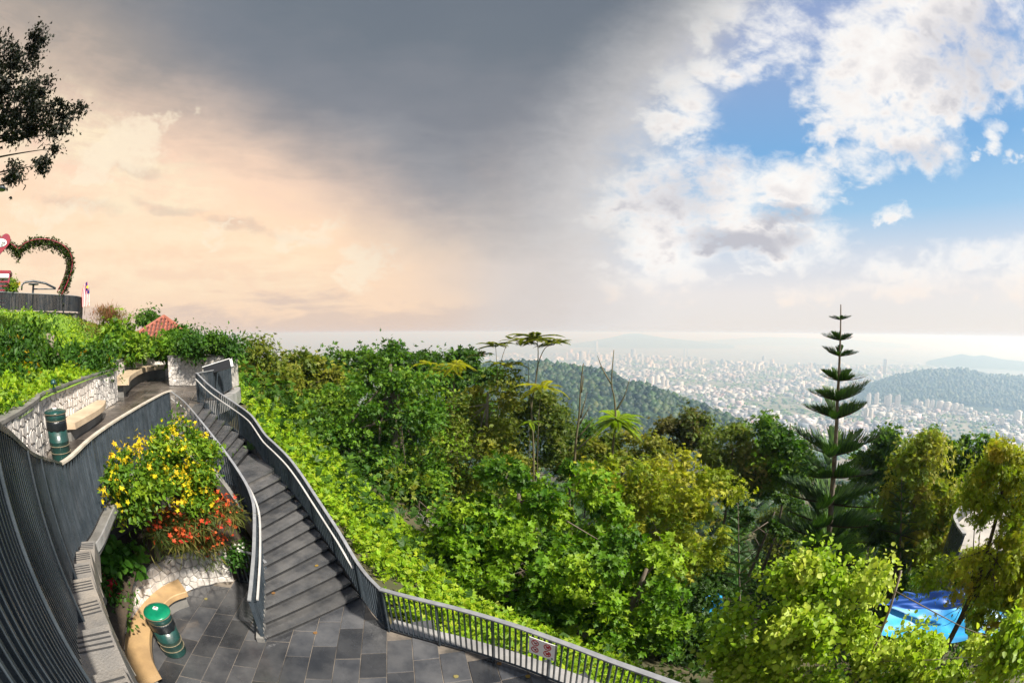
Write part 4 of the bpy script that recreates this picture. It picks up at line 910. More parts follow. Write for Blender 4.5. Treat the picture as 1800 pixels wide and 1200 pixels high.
# planter bed
bed = [(-6.3, 7.05), (-6.7, 6.75), (-7.05, 6.35), (-7.25, 5.8), (-7.32, 5.2), (-7.28, 4.6), (-7.08, 3.85), (-6.74, 3.2), (-6.26, 2.7), (-5.65, 2.36), (-5.2, 1.6), (-6.8, 1.2), (-7.8, 2.3), (-9.25, 4.6), (-9.35, 5.6), (-9.45, 7.6), (-9.6, 9.2), (-7.6, 8.6), (-6.9, 8.2), (-6.2, 7.85), (-5.8, 7.5)]
cb = Vector((-7.6, 5.6, 0)); rings = []
for k, (q, z) in enumerate(((1.0, .80), (.8, .95), (.55, 1.15), (.3, 1.3), (.05, 1.35))):
    rings.append([(cb.x + (p[0] - cb.x) * q, cb.y + (p[1] - cb.y) * q, z + (random.uniform(-.04, .04) if k else 0)) for p in bed])
tag(MB().rings([[(p[0], p[1], -.3) for p in bed]] + rings).build('planter_ground', M['soil'], smooth=True), 'dark soil bed between the stone wall and the stairs', kind='structure')
yb = [(.66, .52, .015), (.76, .60, .02), (.55, .48, .015), (.72, .48, .02)]
shrub('large yellow-flowered bush in the planter beside the stairs', [pe(285, 805, 52, 44, 7.9), pe(232, 835, 46, 40, 6.9), pe(335, 800, 36, 42, 8.7), pe(345, 850, 36, 44, 8.6), pe(280, 865, 60, 34, 7.8), pe(222, 885, 34, 32, 6.9), pe(322, 765, 24, 24, 8.6), pe(200, 860, 26, 26, 6.5)], [(.09, .19, .012), (.14, .25, .014), (.21, .31, .016), (.07, .15, .012)], 9500, .09, 'oval', .24, (-6.9, 5.2, 1.2), yb, nfl=1500, fsize=.043, name='flowering_bush', stem=.05)
cr = atd(350, 925, 8.9)
shrub('red and orange wispy coral plant spilling over the planter wall', [pe(340, 914, 54, 24, 8.8), pe(385, 900, 30, 28, 8.9), pe(300, 930, 38, 20, 8.3), pe(355, 942, 46, 13, 9.0)], [(.10, .12, .02), (.15, .13, .025), (.07, .11, .02)], 4200, .20, 'blade', .3, (-7.1, 6.5, .95), [(.62, .09, .03), (.70, .14, .04), (.55, .05, .03)], nfl=900, fsize=.05, name='coral_plant', stem=.02, up=.1, droop=.7)
shrub('coral plant tuft hanging down the planter wall', [pe(372, 968, 10, 18, 9.0), pe(345, 960, 14, 12, 8.9)], [(.10, .12, .02), (.08, .12, .02)], 420, .16, 'blade', .2, (-6.85, 6.5, .9), [(.55, .10, .05), (.60, .08, .04)], nfl=50, fsize=.04, name='coral_plant', stem=.02, up=.1, droop=1.0)
shrub('leafy green plant with big oval leaves in the planter', [pe(205, 972, 24, 15, 8.2), pe(188, 985, 14, 15, 7.9), pe(230, 985, 18, 11, 8.3)], [(.05, .15, .014), (.08, .20, .02), (.11, .24, .03)], 620, .15, 'round', .25, (-7.4, 4.5, .9), name='leafy_plant', stem=.02)
shrub('pink-flowered plant at the lower end of the planter wall', [pe(200, 1042, 16, 24, 7.75), pe(212, 1075, 9, 22, 7.6), pe(190, 1022, 14, 18, 7.9)], [(.05, .13, .014), (.08, .17, .02)], 1200, .10, 'oval', .22, (-6.8, 3.5, .9), [(.62, .02, .09), (.70, .05, .16), (.60, .03, .05)], nfl=70, fsize=.06, name='flowering_plant', stem=.015)
shrub('small white-flowered plant behind the short railing', [pe(425, 968, 14, 12, 9.2), pe(415, 980, 14, 14, 9.1)], [(.04, .12, .014), (.06, .15, .016)], 500, .10, 'oval', .2, (-6.1, 7.3, .8), [(.7, .7, .62)], nfl=16, fsize=.05, name='flowering_plant', stem=.015)

# ---- tall dark tree reaching in from the left edge, silhouette put into its leaf colour
lt = thing('tall_tree', 'dark spreading tree hanging into the sky at the left edge', 'tree', (-16.5, 1.2, bank_z(-16.5, 1.2) - .1))
bz = Vector(lt.location)
LB = [(110, 200, 30, 12), (60, 165, 40, 14), (100, 235, 20, 10), (70, 290, 26, 9), (20, 120, 56, 30), (60, 90, 34, 26), (70, 145, 32, 16), (30, 190, 60, 26), (90, 185, 36, 14), (135, 190, 14, 8), (60, 225, 50, 18), (20, 235, 40, 20), (85, 262, 18, 10), (25, 300, 26, 14), (50, 315, 14, 8), (0, 160, 40, 40), (-20, 100, 40, 40), (-30, 200, 50, 60)]
E = [pe(l[0], l[1], l[2], l[3], 15.0) for l in LB]; L = [(e[0] - bz.x, e[1] - bz.y, e[2] - bz.z) + tuple(e[3:]) for e in E]
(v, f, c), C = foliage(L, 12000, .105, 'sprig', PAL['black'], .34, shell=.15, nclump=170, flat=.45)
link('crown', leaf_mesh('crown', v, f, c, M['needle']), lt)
mb = MB(); tp = Vector((-.5, .3, 9.5)); mb.tube([(0, 0, -.2), (-.1, 0, 2.5), (-.3, .1, 6), tp], [.34, .28, .2, .08], 9)
for e in L:
    s = Vector((-.25, .1, max(1.5, min(8.6, e[2] - 1.2)))); q = Vector(e[:3]); m = s.lerp(q, .5) + Vector((0, 0, .25))
    mb.tube([s, s.lerp(m, .5) + Vector((0, 0, .06)), m, q], [.07, .05, .035, .010], 6)
for i in range(0, len(C), 2):
    q = V3(C[i]); e = min(L, key=lambda e: (Vector(e[:3]) - q).length); mb.tube([Vector(e[:3]), q], [.022, .006], 4)
mb.build('trunk', M['darkbark'], lt, True)

# ---- thicket filling the valley between the trees
nc = 900; cr_ = np.sqrt(rng.uniform(13 ** 2, 75 ** 2, nc)); ca_ = np.radians(rng.uniform(-38, 86, nc))
cxy = np.c_[cr_ * np.sin(ca_), cr_ * np.cos(ca_)]; crad = rng.uniform(.7, 1.5, nc) * (0.6 + cr_ / 40)
nt_ = 30000; ci = rng.integers(0, nc, nt_); u = unit(rng.normal(size=(nt_, 3)) + [0, 0, .5])
off = u * (rng.random((nt_, 1)) ** .4) * crad[ci][:, None]; pxy = cxy[ci] + off[:, :2]
tz = terr_h(cxy[:, 0], cxy[:, 1])[ci] + crad[ci] * .5 + off[:, 2]
tpal = np.array([PAL['deep'], PAL['mid'][:4], PAL['dark'] + PAL['dark'][:1], PAL['olive'][:4], PAL['yellowgreen']][0:4], float)
kind_ = rng.integers(0, 4, nc)[ci]; tcol = tpal[kind_, rng.integers(0, 4, nt_)] * rng.uniform(.8, 1.25, (nt_, 1))
tn = unit(u * .7 + [0, 0, .5] + rng.normal(0, .35, (nt_, 3))); ta = unit(rng.normal(size=(nt_, 3)) + u * .5)
keep = (np.hypot(pxy[:, 0], pxy[:, 1]) > 11.5)
v, f, c = scatter('sprig', np.c_[pxy, tz][keep], ta[keep], tn[keep], (.12 + np.hypot(pxy[:, 0], pxy[:, 1])[keep] * .0088) * rng.uniform(.7, 1.3, keep.sum()), tcol[keep])
tag(link('thicket_undergrowth', leaf_mesh('thicket_undergrowth', v, f, c, M['leaf'])), 'tangled thicket of shrubs filling the valley between the trees', kind='stuff')

# ---- more forest further down the slope: copies of the trees above
protos = [o for o in list(col.objects) if o.parent is None and o.get('category') == 'tree' and len(o.children) == 2 and abs(o.location.y) > 20]
def copy_tree(src, loc, rz, s, label, group):
    r = src.copy(); col.objects.link(r); r.location = loc; r.rotation_euler = (0, 0, rz); r.scale = (s, s, s); r['label'] = label; r['group'] = group
    for ch in src.children:
        c_ = ch.copy(); col.objects.link(c_); c_.parent = r
    return r
for k in range(62):
    a_ = R(random.uniform(-24, 82)); r_ = random.uniform(40, 120) if k > 22 else random.uniform(36, 60)
    x, y = r_ * math.sin(a_), r_ * math.cos(a_); src = random.choice(protos); z = terr1(x, y)
    hmax = max(cc.bound_box[6][2] for cc in src.children)
    lim = CAM_Z - math.tan(R(9.5 if a_ > R(16) else 6.5)) * r_              # keep the view over the city open
    s = min(random.uniform(.8, 1.15), max(.45, (lim - z) / hmax))
    where = 'below the bare spindly stems' if a_ < R(14) else 'below the end of the ridge' if a_ < R(36) else 'around the tall tiered pine' if a_ < R(56) else 'below the blue hill'
    copy_tree(src, (x, y, z - .1), random.uniform(0, 6.28), s, ('small ' if s < .7 else 'full-grown ') + next((w_ for k_, w_ in (('yellow', 'yellowish'), ('olive', 'olive'), ('brown', 'brownish'), ('dark', 'dark green')) if k_ in src['label']), 'fresh green') + ' forest tree further down the valley ' + where, 'forest trees down the valley ' + where)

# ---- conifers with tiered branches
def branch_mesh(name, pal, nb=32, comb=.44, droop=0.0, rise=.24):
    vs = []; t = np.linspace(.04, 1, nb); path = np.c_[t, np.zeros(nb), rise * t + .10 * t ** 3 - droop * t * t]
    pos, ax, nr, sz, cl = [], [], [], [], []
    for i in range(nb):
        L = comb * (1.0 - t[i]) ** .75 * (0.35 + .65 * min(1, t[i] * 5)) + .06
        for sgn in (-1, 1):
            for q in range(2):
                pos.append(path[i] + [random.uniform(-.02, .02), 0, 0]); ax.append((.35 + .3 * random.random(), sgn * (.46 - .30 * q + random.uniform(-.08, .08)), .85)); nr.append((.9, 0, -.3))
                sz.append(L * random.uniform(.75, 1.15)); cl.append(pal[random.randrange(len(pal))])
    parts = [scatter('needle_leaf', np.array(pos), np.array(ax), np.array(nr), np.array(sz), np.array(cl, float))]
    mb = MB().tube([tuple(p) for p in path[::4]], list(np.linspace(.022, .006, len(path[::4]))), 5)
    fv = np.array(mb.v); ff = []
    for q in mb.f: ff += [(q[0], q[k], q[k + 1]) for k in range(1, len(q) - 1)]
    parts.append((fv, np.array(ff), np.tile([(.06, .042, .028)], (len(fv), 1))))
    return leaf_mesh(name, *merge(parts), M['needle'])
T['needle_leaf'] = (np.array([(-.035, 0, 0), (.035, 0, 0), (.05, .6, .02), (0, 1, .05), (-.05, .6, .02)], float), np.array([(0, 1, 2), (0, 2, 4), (4, 2, 3)]))
pine_pal = [(.040, .10, .018), (.060, .13, .020), (.085, .17, .026), (.026, .065, .016)]
bm_pine = [branch_mesh('branch', pine_pal) for _ in range(3)]
bm_soft = [branch_mesh('branch', [(.035, .10, .016), (.05, .13, .02), (.07, .16, .024)], 26, .22, .25, .34) for _ in range(2)]
def conifer(label, d, trunk_px, whorls, meshes, nb, r0, ground=None):
    tops = [atd(x, y, d) for x, y in trunk_px]; b = tops[-1]; gz = ground if ground is not None else terr1(b.x, b.y)
    base = Vector((b.x, b.y, min(gz, b.z - .5))); t = thing('pine_tree', label, 'tree', base)
    pts = [base] + tops[::-1]; pts = [p - base for p in pts]
    n = len(pts); MB().tube(pts, [r0 * (1 - .88 * k / (n - 1)) for k in range(n)], 8).build('trunk', M['bark'], t, True)
    for i, (y, span, k) in enumerate(whorls):
        ys = [q[1] for q in trunk_px]; xs = [q[0] for q in trunk_px]; x = float(np.interp(y, ys, xs)); p = atd(x, y, d) - base
        ln = span / 800.0 * (atd(x, y, d) - Vector((0, 0, CAM_Z))).length; a0 = random.random() * 6.28
        for j in range(k):
            s = ln * random.uniform(.68, 1.12)
            link('branch', random.choice(meshes), t, p, (random.uniform(-.12, .12), random.uniform(-.10, .16), a0 + 6.283 * j / k + random.uniform(-.15, .15)), (s, s, s * random.uniform(.9, 1.1)))
    return t
conifer('tall tiered pine rising above the city and the horizon', 22, [(1478, 535), (1476, 620), (1472, 700), (1468, 790), (1462, 870), (1455, 960), (1450, 1030)],
        [(562, 22, 5), (598, 36, 6), (626, 40, 6), (669, 53, 6), (704, 66, 7), (735, 74, 7), (800, 96, 7), (838, 84, 6), (885, 110, 7), (922, 102, 6), (952, 118, 7), (992, 112, 6), (1020, 104, 5)], bm_pine, 7, .24)
conifer('small soft green pine below the yellow-green tree', 17, [(1297, 884), (1298, 940), (1299, 1000), (1300, 1080), (1300, 1130)],
        [(895, 14, 5), (908, 20, 6), (922, 26, 6), (938, 32, 6), (954, 37, 7), (972, 42, 7), (990, 46, 7), (1010, 50, 7), (1032, 50, 7), (1056, 50, 6)], bm_soft, 7, .10)
conifer('green pine half hidden right of the tall tiered pine', 25, [(1585, 838), (1584, 900), (1582, 960), (1580, 1020)],
        [(850, 14, 5), (864, 24, 6), (880, 32, 6), (898, 40, 7), (918, 46, 7), (940, 52, 7), (964, 54, 7), (990, 54, 6)], bm_soft, 7, .14)

# ---- tall thin stems with feathery fronds
def frond_mesh(pal, n=20, w=.17, droop=.35, lift=.25):
    t = np.linspace(.08, 1, n); path = np.c_[t, np.zeros(n), lift * t - droop * t * t]; pos, ax, nr, sz = [], [], [], []
    for i in range(n):
        for sgn in (-1, 1):
            pos.append(path[i]); ax.append((.45, sgn, -.12)); nr.append((0, 0, 1)); sz.append(w * (math.sin(math.pi * (.12 + .85 * t[i])) + .15))
    a = scatter('oval', np.array(pos), np.array(ax), np.array(nr), np.array(sz), pick(pal, len(pos)))
    mb = MB().tube([(0, 0, 0)] + [tuple(p) for p in path[::4]], [.014] + list(np.linspace(.012, .003, len(path[::4]))), 4); fv = np.array(mb.v); ff = []
    for q in mb.f: ff += [(q[0], q[k], q[k + 1]) for k in range(1, len(q) - 1)]
    return leaf_mesh('frond', *merge([a, (fv, np.array(ff), np.tile([(.12, .12, .03)], (len(fv), 1)))]), M['leaf'])
f_dark = [frond_mesh([(.10, .13, .014), (.14, .165, .018), (.20, .21, .02)], w=.24) for _ in range(2)]
f_yel = [frond_mesh([(.30, .30, .012), (.38, .36, .02), (.24, .28, .012)], w=.22, droop=.5) for _ in range(2)]
f_lime = [frond_mesh([(.22, .33, .015), (.29, .40, .02), (.17, .28, .012)], n=26, w=.17, droop=.55, lift=.18) for _ in range(2)]
def stem_tree(label, d, stems, tufts, r=.06, cat='tree', name='thin_tree', ground=True):
    b = atd(*stems[0][0], d); gz = terr1(b.x, b.y); base = Vector((b.x, b.y, min(gz, b.z - .3))); t = thing(name, label, cat, base)
    for k, s in enumerate(stems):
        P = [atd(x, y, d) - base for x, y in s]
        if k == 0: P = [Vector((0, 0, 0))] + P
        P = curve(P, 4); n = len(P); rr_ = r if k == 0 else r * .6
        MB().tube(P, [rr_ * (1 - .75 * i / (n - 1)) for i in range(n)], 6).build('stem', M['greenstem'], t, True)
    for (x, y, span, n, ms, flat) in tufts:
        p = atd(x, y, d) - base; ln = span / 800.0 * d * 1.05; a0 = random.random() * 6
        for j in range(n):
            s = ln * random.uniform(.8, 1.15)
            link('frond', random.choice(ms), t, p + Vector((0, 0, random.uniform(-.06, .06) * ln)), (0, random.uniform(-.30, .15) * flat, a0 + 6.283 * j / n + random.uniform(-.25, .25)), (s, s, s))
    return t
stem_tree('tall double-stemmed tree with umbrella tops above the ridge', 26, [[(938, 830), (937, 770), (934, 720), (938, 690), (944, 655), (946, 620), (944, 598)], [(936, 740), (930, 680), (929, 636)], [(940, 685), (946, 640), (958, 612), (972, 606)]],
          [(940, 594, 50, 13, f_dark, 1), (974, 604, 38, 10, f_dark, 1), (925, 602, 34, 8, f_dark, 1), (905, 640, 30, 6, f_yel, 1)], .085)
stem_tree('slender tree with flat feathery top beside the double-stemmed tree', 29, [[(876, 760), (876, 700), (874, 650), (871, 606)], [(876, 660), (885, 620), (896, 598)]],
          [(871, 607, 36, 9, f_dark, 1), (880, 640, 30, 6, f_yel, 1), (845, 625, 26, 6, f_dark, 1), (897, 596, 20, 5, f_dark, 1)], .06)
stem_tree('bare spindly stem with short side twigs', 24, [[(1008, 850), (1012, 780), (1018, 730), (1020, 690), (1024, 648), (1026, 638)], [(1020, 735), (1032, 690)], [(1019, 745), (1038, 712)], [(1015, 770), (1045, 735)], [(1014, 790), (1050, 758)], [(1022, 690), (1026, 660)]], [], .095)
stem_tree('forked bare stem rising from a lime green palm-like rosette', 22, [[(1075, 850), (1077, 790), (1082, 740), (1080, 700), (1075, 672), (1079, 615)], [(1075, 675), (1060, 650), (1050, 625)], [(1084, 720), (1098, 695), (1107, 665)]],
          [(1084, 738, 54, 20, f_lime, 1.4), (1084, 745, 40, 12, f_lime, 1.4)], .09)
stem_tree('yellow-green ferny sapling in front of the ridge', 25, [[(945, 790), (948, 720), (952, 682)]], [(953, 680, 46, 10, f_yel, 1.3)], .04)
stem_tree('small lime fern tuft below the double-stemmed tree', 25, [[(930, 800), (931, 745)]], [(931, 742, 24, 7, f_lime, 1.3)], .03)
stem_tree('yellow feathery sapling over the olive tree', 27, [[(798, 720), (798, 668), (800, 642)], [(798, 690), (775, 670), (762, 655)]], [(801, 641, 42, 10, f_yel, 1), (778, 652, 36, 9, f_yel, 1), (748, 640, 30, 8, f_yel, 1)], .05)

# ============================================================ far land
M['water'] = material('hazy_sea', (0.10, 0.13, 0.15), 0.25, (0.14, 0.16, 0.17), 0.0004)
M['land'] = material('city_plain', (0.05, 0.085, 0.035), 0.9, (0.24, 0.22, 0.19), 0.006, detail=6)
M['forest'] = material('ridge_forest', (0.012, 0.034, 0.010), 0.9, (0.035, 0.065, 0.015), 0.02)
M['forestfar'] = material('far_hill_forest', (0.012, 0.030, 0.014), 0.9, (0.024, 0.050, 0.018), 0.004)
th_ = [2 * math.pi * k / 180 for k in range(180)]
tag(MB().add([(0, 0, SEA)] + [(100000 * math.sin(t), 100000 * math.cos(t), SEA) for t in th_], [(0, 1 + (k + 1) % 180, 1 + k) for k in range(180)]).build('water', M['water'], recalc=False), 'pale calm sea reaching the horizon', kind='structure')
coast = [(420, 640), (520, 640), (700, 630), (850, 622), (930, 613), (985, 612), (1040, 619), (1100, 624), (1180, 627), (1260, 633), (1340, 640), (1400, 640), (1460, 641), (1530, 642), (1620, 641), (1700, 652), (1799, 664)]
cw = [atz(x, y, SEA + 3) for x, y in coast]
lp = [(p.x, p.y) for p in cw] + [(30000, 2000), (12000, -4000), (1500, -3000), (-3000, 500)]
tag(MB().prism(lp, SEA - 2, SEA + 3).build('city_ground', M['land'], recalc=False), 'flat coastal plain under the city', kind='structure')
fs_ = [atz(x, y, SEA + 3) for x, y in ((960, 590), (1010, 594), (1060, 596), (1120, 597), (1200, 598), (1300, 599), (1420, 600), (1560, 606))]
fs2 = [atz(x, y, SEA + 3) for x, y in ((1560, 596), (1420, 592), (1200, 589), (1060, 588), (960, 588))]
tag(MB().prism([(p.x, p.y) for p in fs_ + fs2], SEA - 2, SEA + 10).build('far_shore_ground', M['land'], recalc=False), 'low far shore across the strait', kind='structure')
def ridge(name, label, crest, d, base_px, mat, depth, jag=0.0, nx=90, kindv='structure', shape=1.0):
    """hill with a crest traced at a true distance"""
    xs = np.linspace(crest[0][0], crest[-1][0], nx); cy = np.interp(xs, [c[0] for c in crest], [c[1] for c in crest])
    dd = np.interp(xs, [c[0] for c in crest], d if hasattr(d, '__len__') else [d] * len(crest)); P = []
    for x, y, q in zip(xs, cy, dd):
        c_ = atd(x, y, q); dirv = Vector((c_.x, c_.y, 0)).normalized(); colm = []
        for k in range(-12, 13):
            t = k / 12; w = abs(t) ** 1.25; z = c_.z * (1 - w) + (SEA - 4) * w if base_px is None else c_.z - base_px * w
            n_ = jag * (random.random() - .5) * (1 if abs(t) < .9 else 0)
            p = c_ + dirv * (depth * t); colm.append((p.x, p.y, max(SEA - 4, z + n_)))
        P.append(colm)
    P = np.array(P)
    return tag(link(name, grid_mesh(name, P, M[mat])), label, kind=kindv), P
rid_o, RP = ridge('forested_ridge_hill', 'dark green forested ridge in front of the city',
    [(700, 660), (760, 652), (820, 646), (850, 641), (900, 638), (940, 637), (985, 643), (1030, 648), (1065, 655), (1100, 671), (1150, 684), (1200, 703), (1250, 722), (1300, 742), (1350, 766), (1420, 800), (1500, 850)],
    [1900, 1850, 1800, 1750, 1700, 1650, 1600, 1550, 1500, 1450, 1420, 1400, 1360, 1320, 1280, 1220, 1150], 420, 'forest', 900, 2)
ico = np.array([(0, 0, 1), (.894, 0, .447), (.276, .851, .447), (-.724, .526, .447), (-.724, -.526, .447), (.276, -.851, .447), (.724, .526, -.447), (-.276, .851, -.447), (-.894, 0, -.447), (-.276, -.851, -.447), (.724, -.526, -.447)], float)
icf = np.array([(0, 1, 2), (0, 2, 3), (0, 3, 4), (0, 4, 5), (0, 5, 1), (1, 6, 2), (2, 7, 3), (3, 8, 4), (4, 9, 5), (5, 10, 1), (2, 6, 7), (3, 7, 8), (4, 8, 9), (5, 9, 10), (1, 10, 6)])
def wood(name, label, Pg, n, r0, r1, pal, rows=(2, 16)):
    i = rng.integers(0, Pg.shape[0] - 1, n); j = rng.integers(rows[0], rows[1], n); fu, fv = rng.random((n, 1)), rng.random((n, 1))
    p = Pg[i, j] * (1 - fu) * (1 - fv) + Pg[i + 1, j] * fu * (1 - fv) + Pg[i, j + 1] * (1 - fu) * fv + Pg[i + 1, j + 1] * fu * fv
    s = r0 + (r1 - r0) * rng.random((n, 1, 1)) ** 2.2; v = p[:, None] + ico[None] * s * rng.uniform(.7, 1.25, (n, 11, 1)) * [1, 1, 1.1]
    f = (icf[None] + (np.arange(n) * 11)[:, None, None]).reshape(-1, 3)
    ptc = (np.sin(p[:, 0] / 37 + 2 * np.sin(p[:, 1] / 53)) * np.sin(p[:, 1] / 41 + np.sin(p[:, 0] / 67)))[:, None]
    return tag(link(name, leaf_mesh(name, v.reshape(-1, 3), f, np.repeat(pick(pal, n, jit=.35) * (1 + .45 * ptc) * (1 + np.clip(ptc, 0, 1) * [.5, .1, 0]), 11, 0), M['needle'])), label, kind='stuff')
wood('ridge_forest', 'dense treetops covering the dark green ridge', RP, 11000, 7, 18, [(.012, .036, .010), (.020, .052, .013), (.032, .070, .016), (.042, .070, .022)])
hb, HP = ridge('far_hill', 'blue hazy hill behind the white towers', [(1490, 702), (1510, 690), (1530, 678), (1560, 666), (1600, 657), (1630, 652), (1690, 650), (1715, 654), (1735, 660), (1770, 662), (1830, 666)], 5600, None, 'forestfar', 950, 8)
wood('far_hill_forest', 'treetops covering the blue hazy hill', HP, 3500, 16, 40, [(.012, .034, .014), (.022, .050, .018), (.03, .06, .02)])
ridge('island_hill', 'long blue island on the sea at the right', [(1628, 635), (1640, 632), (1660, 628), (1690, 622), (1712, 626), (1728, 624), (1760, 631), (1799, 635), (1840, 640)], 12300, None, 'forestfar', 900, 8)
ridge('far_mountain_hill', 'faint mountain across the strait', [(1000, 605), (1040, 599), (1075, 593), (1095, 588), (1108, 585.6), (1124, 585.8), (1140, 589), (1170, 594), (1220, 599), (1290, 606)], 23000, None, 'forestfar', 3000, 0)
ridge('far_range_hill', 'low faint hills along the far shore', [(1230, 599), (1290, 595), (1340, 592), (1400, 593), (1500, 597), (1600, 605)], 29000, None, 'forestfar', 2500, 0)
# valley floor forest below the camera's ridge
sl_i = np.where((rr > 95) & (rr < 1400))[0]; az_i = np.where((aa > R(-30)) & (aa < R(85)))[0]
SP = np.dstack([GX, GY, GZ])[np.ix_(sl_i, az_i)]
n = 3500; i = rng.integers(0, SP.shape[0] - 1, n); j = rng.integers(0, SP.shape[1] - 1, n); fu, fv = rng.random((n, 1)), rng.random((n, 1))
p = SP[i, j] * (1 - fu) * (1 - fv) + SP[i + 1, j] * fu * (1 - fv) + SP[i, j + 1] * (1 - fu) * fv + SP[i + 1, j + 1] * fu * fv
s = (3 + np.hypot(p[:, 0], p[:, 1]) * .007)[:, None, None] * rng.uniform(.7, 1.3, (n, 1, 1))
vv = p[:, None] + ico[None] * s * rng.uniform(.7, 1.25, (n, 11, 1)); ff = (icf[None] + (np.arange(n) * 11)[:, None, None]).reshape(-1, 3)
tag(link('valley_forest', leaf_mesh('valley_forest', vv.reshape(-1, 3), ff, np.repeat(pick([(.014, .04, .010), (.026, .06, .013), (.040, .078, .016)], n), 11, 0), M['needle'])), 'forest on the lower slopes of the hill', kind='stuff')

# ---- city
def inpoly(P, poly):
    x, y = P[:, 0], P[:, 1]; c = np.zeros(len(P), bool); n = len(poly)
    for i in range(n):
        (x0, y0), (x1, y1) = poly[i], poly[(i + 1) % n]
        m = ((y0 > y) != (y1 > y)); c ^= m & (x < (x1 - x0) * (y - y0) / (y1 - y0 + 1e-12) + x0)
    return c
HBOX = np.array([(-1, -1, 0), (1, -1, 0), (1, 1, 0), (-1, 1, 0), (-1, -1, 1), (1, -1, 1), (1, 1, 1), (-1, 1, 1)], float)
HF = np.array([(0, 1, 5), (0, 5, 4), (1, 2, 6), (1, 6, 5), (2, 3, 7), (2, 7, 6), (3, 0, 4), (3, 4, 7), (4, 5, 6), (4, 6, 7)])
M['house'] = leaf_material('city_house_paint', 0.7, 0.0, 0.3)
def houses(n, r0, r1, a0, a1, w0, w1, h0, h1, pal, cluster=True):
    r = np.exp(rng.uniform(math.log(r0), math.log(r1), n)); a_ = np.radians(rng.uniform(a0, a1, n)); P = np.c_[r * np.sin(a_), r * np.cos(a_)]
    if cluster:
        d_ = np.sin(P[:, 0] / 260 + 1.5 * np.sin(P[:, 1] / 410)) + np.sin(P[:, 1] / 330 + 1.2 * np.sin(P[:, 0] / 380)) + .6 * np.sin(P[:, 0] / 97) * np.sin(P[:, 1] / 120)
        P = P[d_ + rng.normal(0, .35, n) > -.25]
    P = P[inpoly(P, lp)]; n = len(P); w = rng.uniform(w0, w1, (n, 2)) * (0.8 + r_scale(P)[:, None]); h = rng.uniform(h0, h1, n) ** 1.0 * (0.8 + r_scale(P))
    th = np.where(rng.random(n) < .7, .5, rng.uniform(0, 3, n)); c_, s_ = np.cos(th)[:, None], np.sin(th)[:, None]
    bx, by = HBOX[None, :, 0] * w[:, :1], HBOX[None, :, 1] * w[:, 1:]
    v = np.stack([P[:, :1] + bx * c_ - by * s_, P[:, 1:] + bx * s_ + by * c_, SEA + 3.1 + HBOX[None, :, 2] * h[:, None]], -1)
    return v.reshape(-1, 3), (HF[None] + (np.arange(n) * 8)[:, None, None]).reshape(-1, 3), np.repeat(pick(pal, n, jit=.12), 8, 0)
def r_scale(P): return np.clip(np.hypot(P[:, 0], P[:, 1]) / 6000, 0, 1.6)
hp = [(.46, .47, .49), (.32, .33, .36), (.40, .36, .35), (.22, .24, .28), (.30, .19, .16), (.56, .57, .59), (.16, .19, .24), (.25, .26, .28)]
hv = merge([houses(25000, 2500, 14000, -6, 80, 4.5, 13, 5, 11, hp), houses(2600, 2700, 13500, -4, 80, 10, 26, 12, 30, hp[:3] + hp[5:], True)])
tag(link('city_houses', leaf_mesh('city_houses', *hv, M['house'])), 'thousands of small pale houses of the far city', kind='stuff')
# trees of the plain
n = 7000; r = np.exp(rng.uniform(math.log(2500), math.log(11000), n)); a_ = np.radians(rng.uniform(-4, 80, n)); P = np.c_[r * np.sin(a_), r * np.cos(a_)]
d_ = np.sin(P[:, 0] / 260 + 1.5 * np.sin(P[:, 1] / 410)) + np.sin(P[:, 1] / 330 + 1.2 * np.sin(P[:, 0] / 380)); P = P[(d_ < .9) & inpoly(P, lp)]; n = len(P)
vv = np.c_[P, np.full(n, SEA + 6)][:, None] + ico[None] * rng.uniform(8, 20, (n, 1, 1)) * [1, 1, .6] * (0.7 + r_scale(P)[:, None, None])
tag(link('city_greenery_trees', leaf_mesh('city_greenery_trees', vv.reshape(-1, 3), (icf[None] + (np.arange(n) * 11)[:, None, None]).reshape(-1, 3), np.repeat(pick(PAL['deep'], n), 11, 0), M['needle'])), 'green patches of trees between the city houses', kind='stuff')
def tower_mesh(colr, k):
    """slab with recessed floor bands, a core and a roof box"""
    vs = []; fl = 12; parts = []
    for i in range(fl):
        for (sx, sy, z0, z1, cc) in ((1, 1, i / fl, (i + .62) / fl, 1), (.93, .93, (i + .62) / fl, (i + 1) / fl, .45)):
            parts.append((HBOX * [sx * .5, sy * .5, z1 - z0] + [0, 0, z0], HF, np.tile([np.array(colr) * cc], (8, 1))))
    parts.append((HBOX * [.22, .3, .07] + [.1, 0, 1.0], HF, np.tile([np.array(colr) * .9], (8, 1))))
    if k: parts.append((HBOX * [.56, .12, 1.02], HF, np.tile([np.array(colr) * .8], (8, 1))))
    return leaf_mesh('tower_block', *merge(parts), M['house'])
tm = [tower_mesh(c_, k) for k, c_ in enumerate([(.80, .79, .78), (.66, .63, .60), (.72, .62, .55), (.50, .52, .56)])]
def tower(px, ytop, ybot, wpx, mi, label, group, d=None):
    b = atz(px, ybot, SEA + 3) if d is None else None
    if b is None: b = atd(px, ytop, d); ztop = b.z; b = Vector((b.x, b.y, SEA + 3))
    else: ztop = atd(px, ytop, math.hypot(b.x, b.y)).z
    dist = math.hypot(b.x, b.y); w = wpx / 800 * dist
    o = link('tower_block', tm[mi], None, b, (0, 0, -math.atan2(b.x, b.y) + random.choice((0, 0, .35, -.4))), (w, w * random.uniform(.6, 1.1), ztop - b.z))
    return tag(o, label, 'building', group)
g1 = 'white apartment towers at the foot of the blue hill'
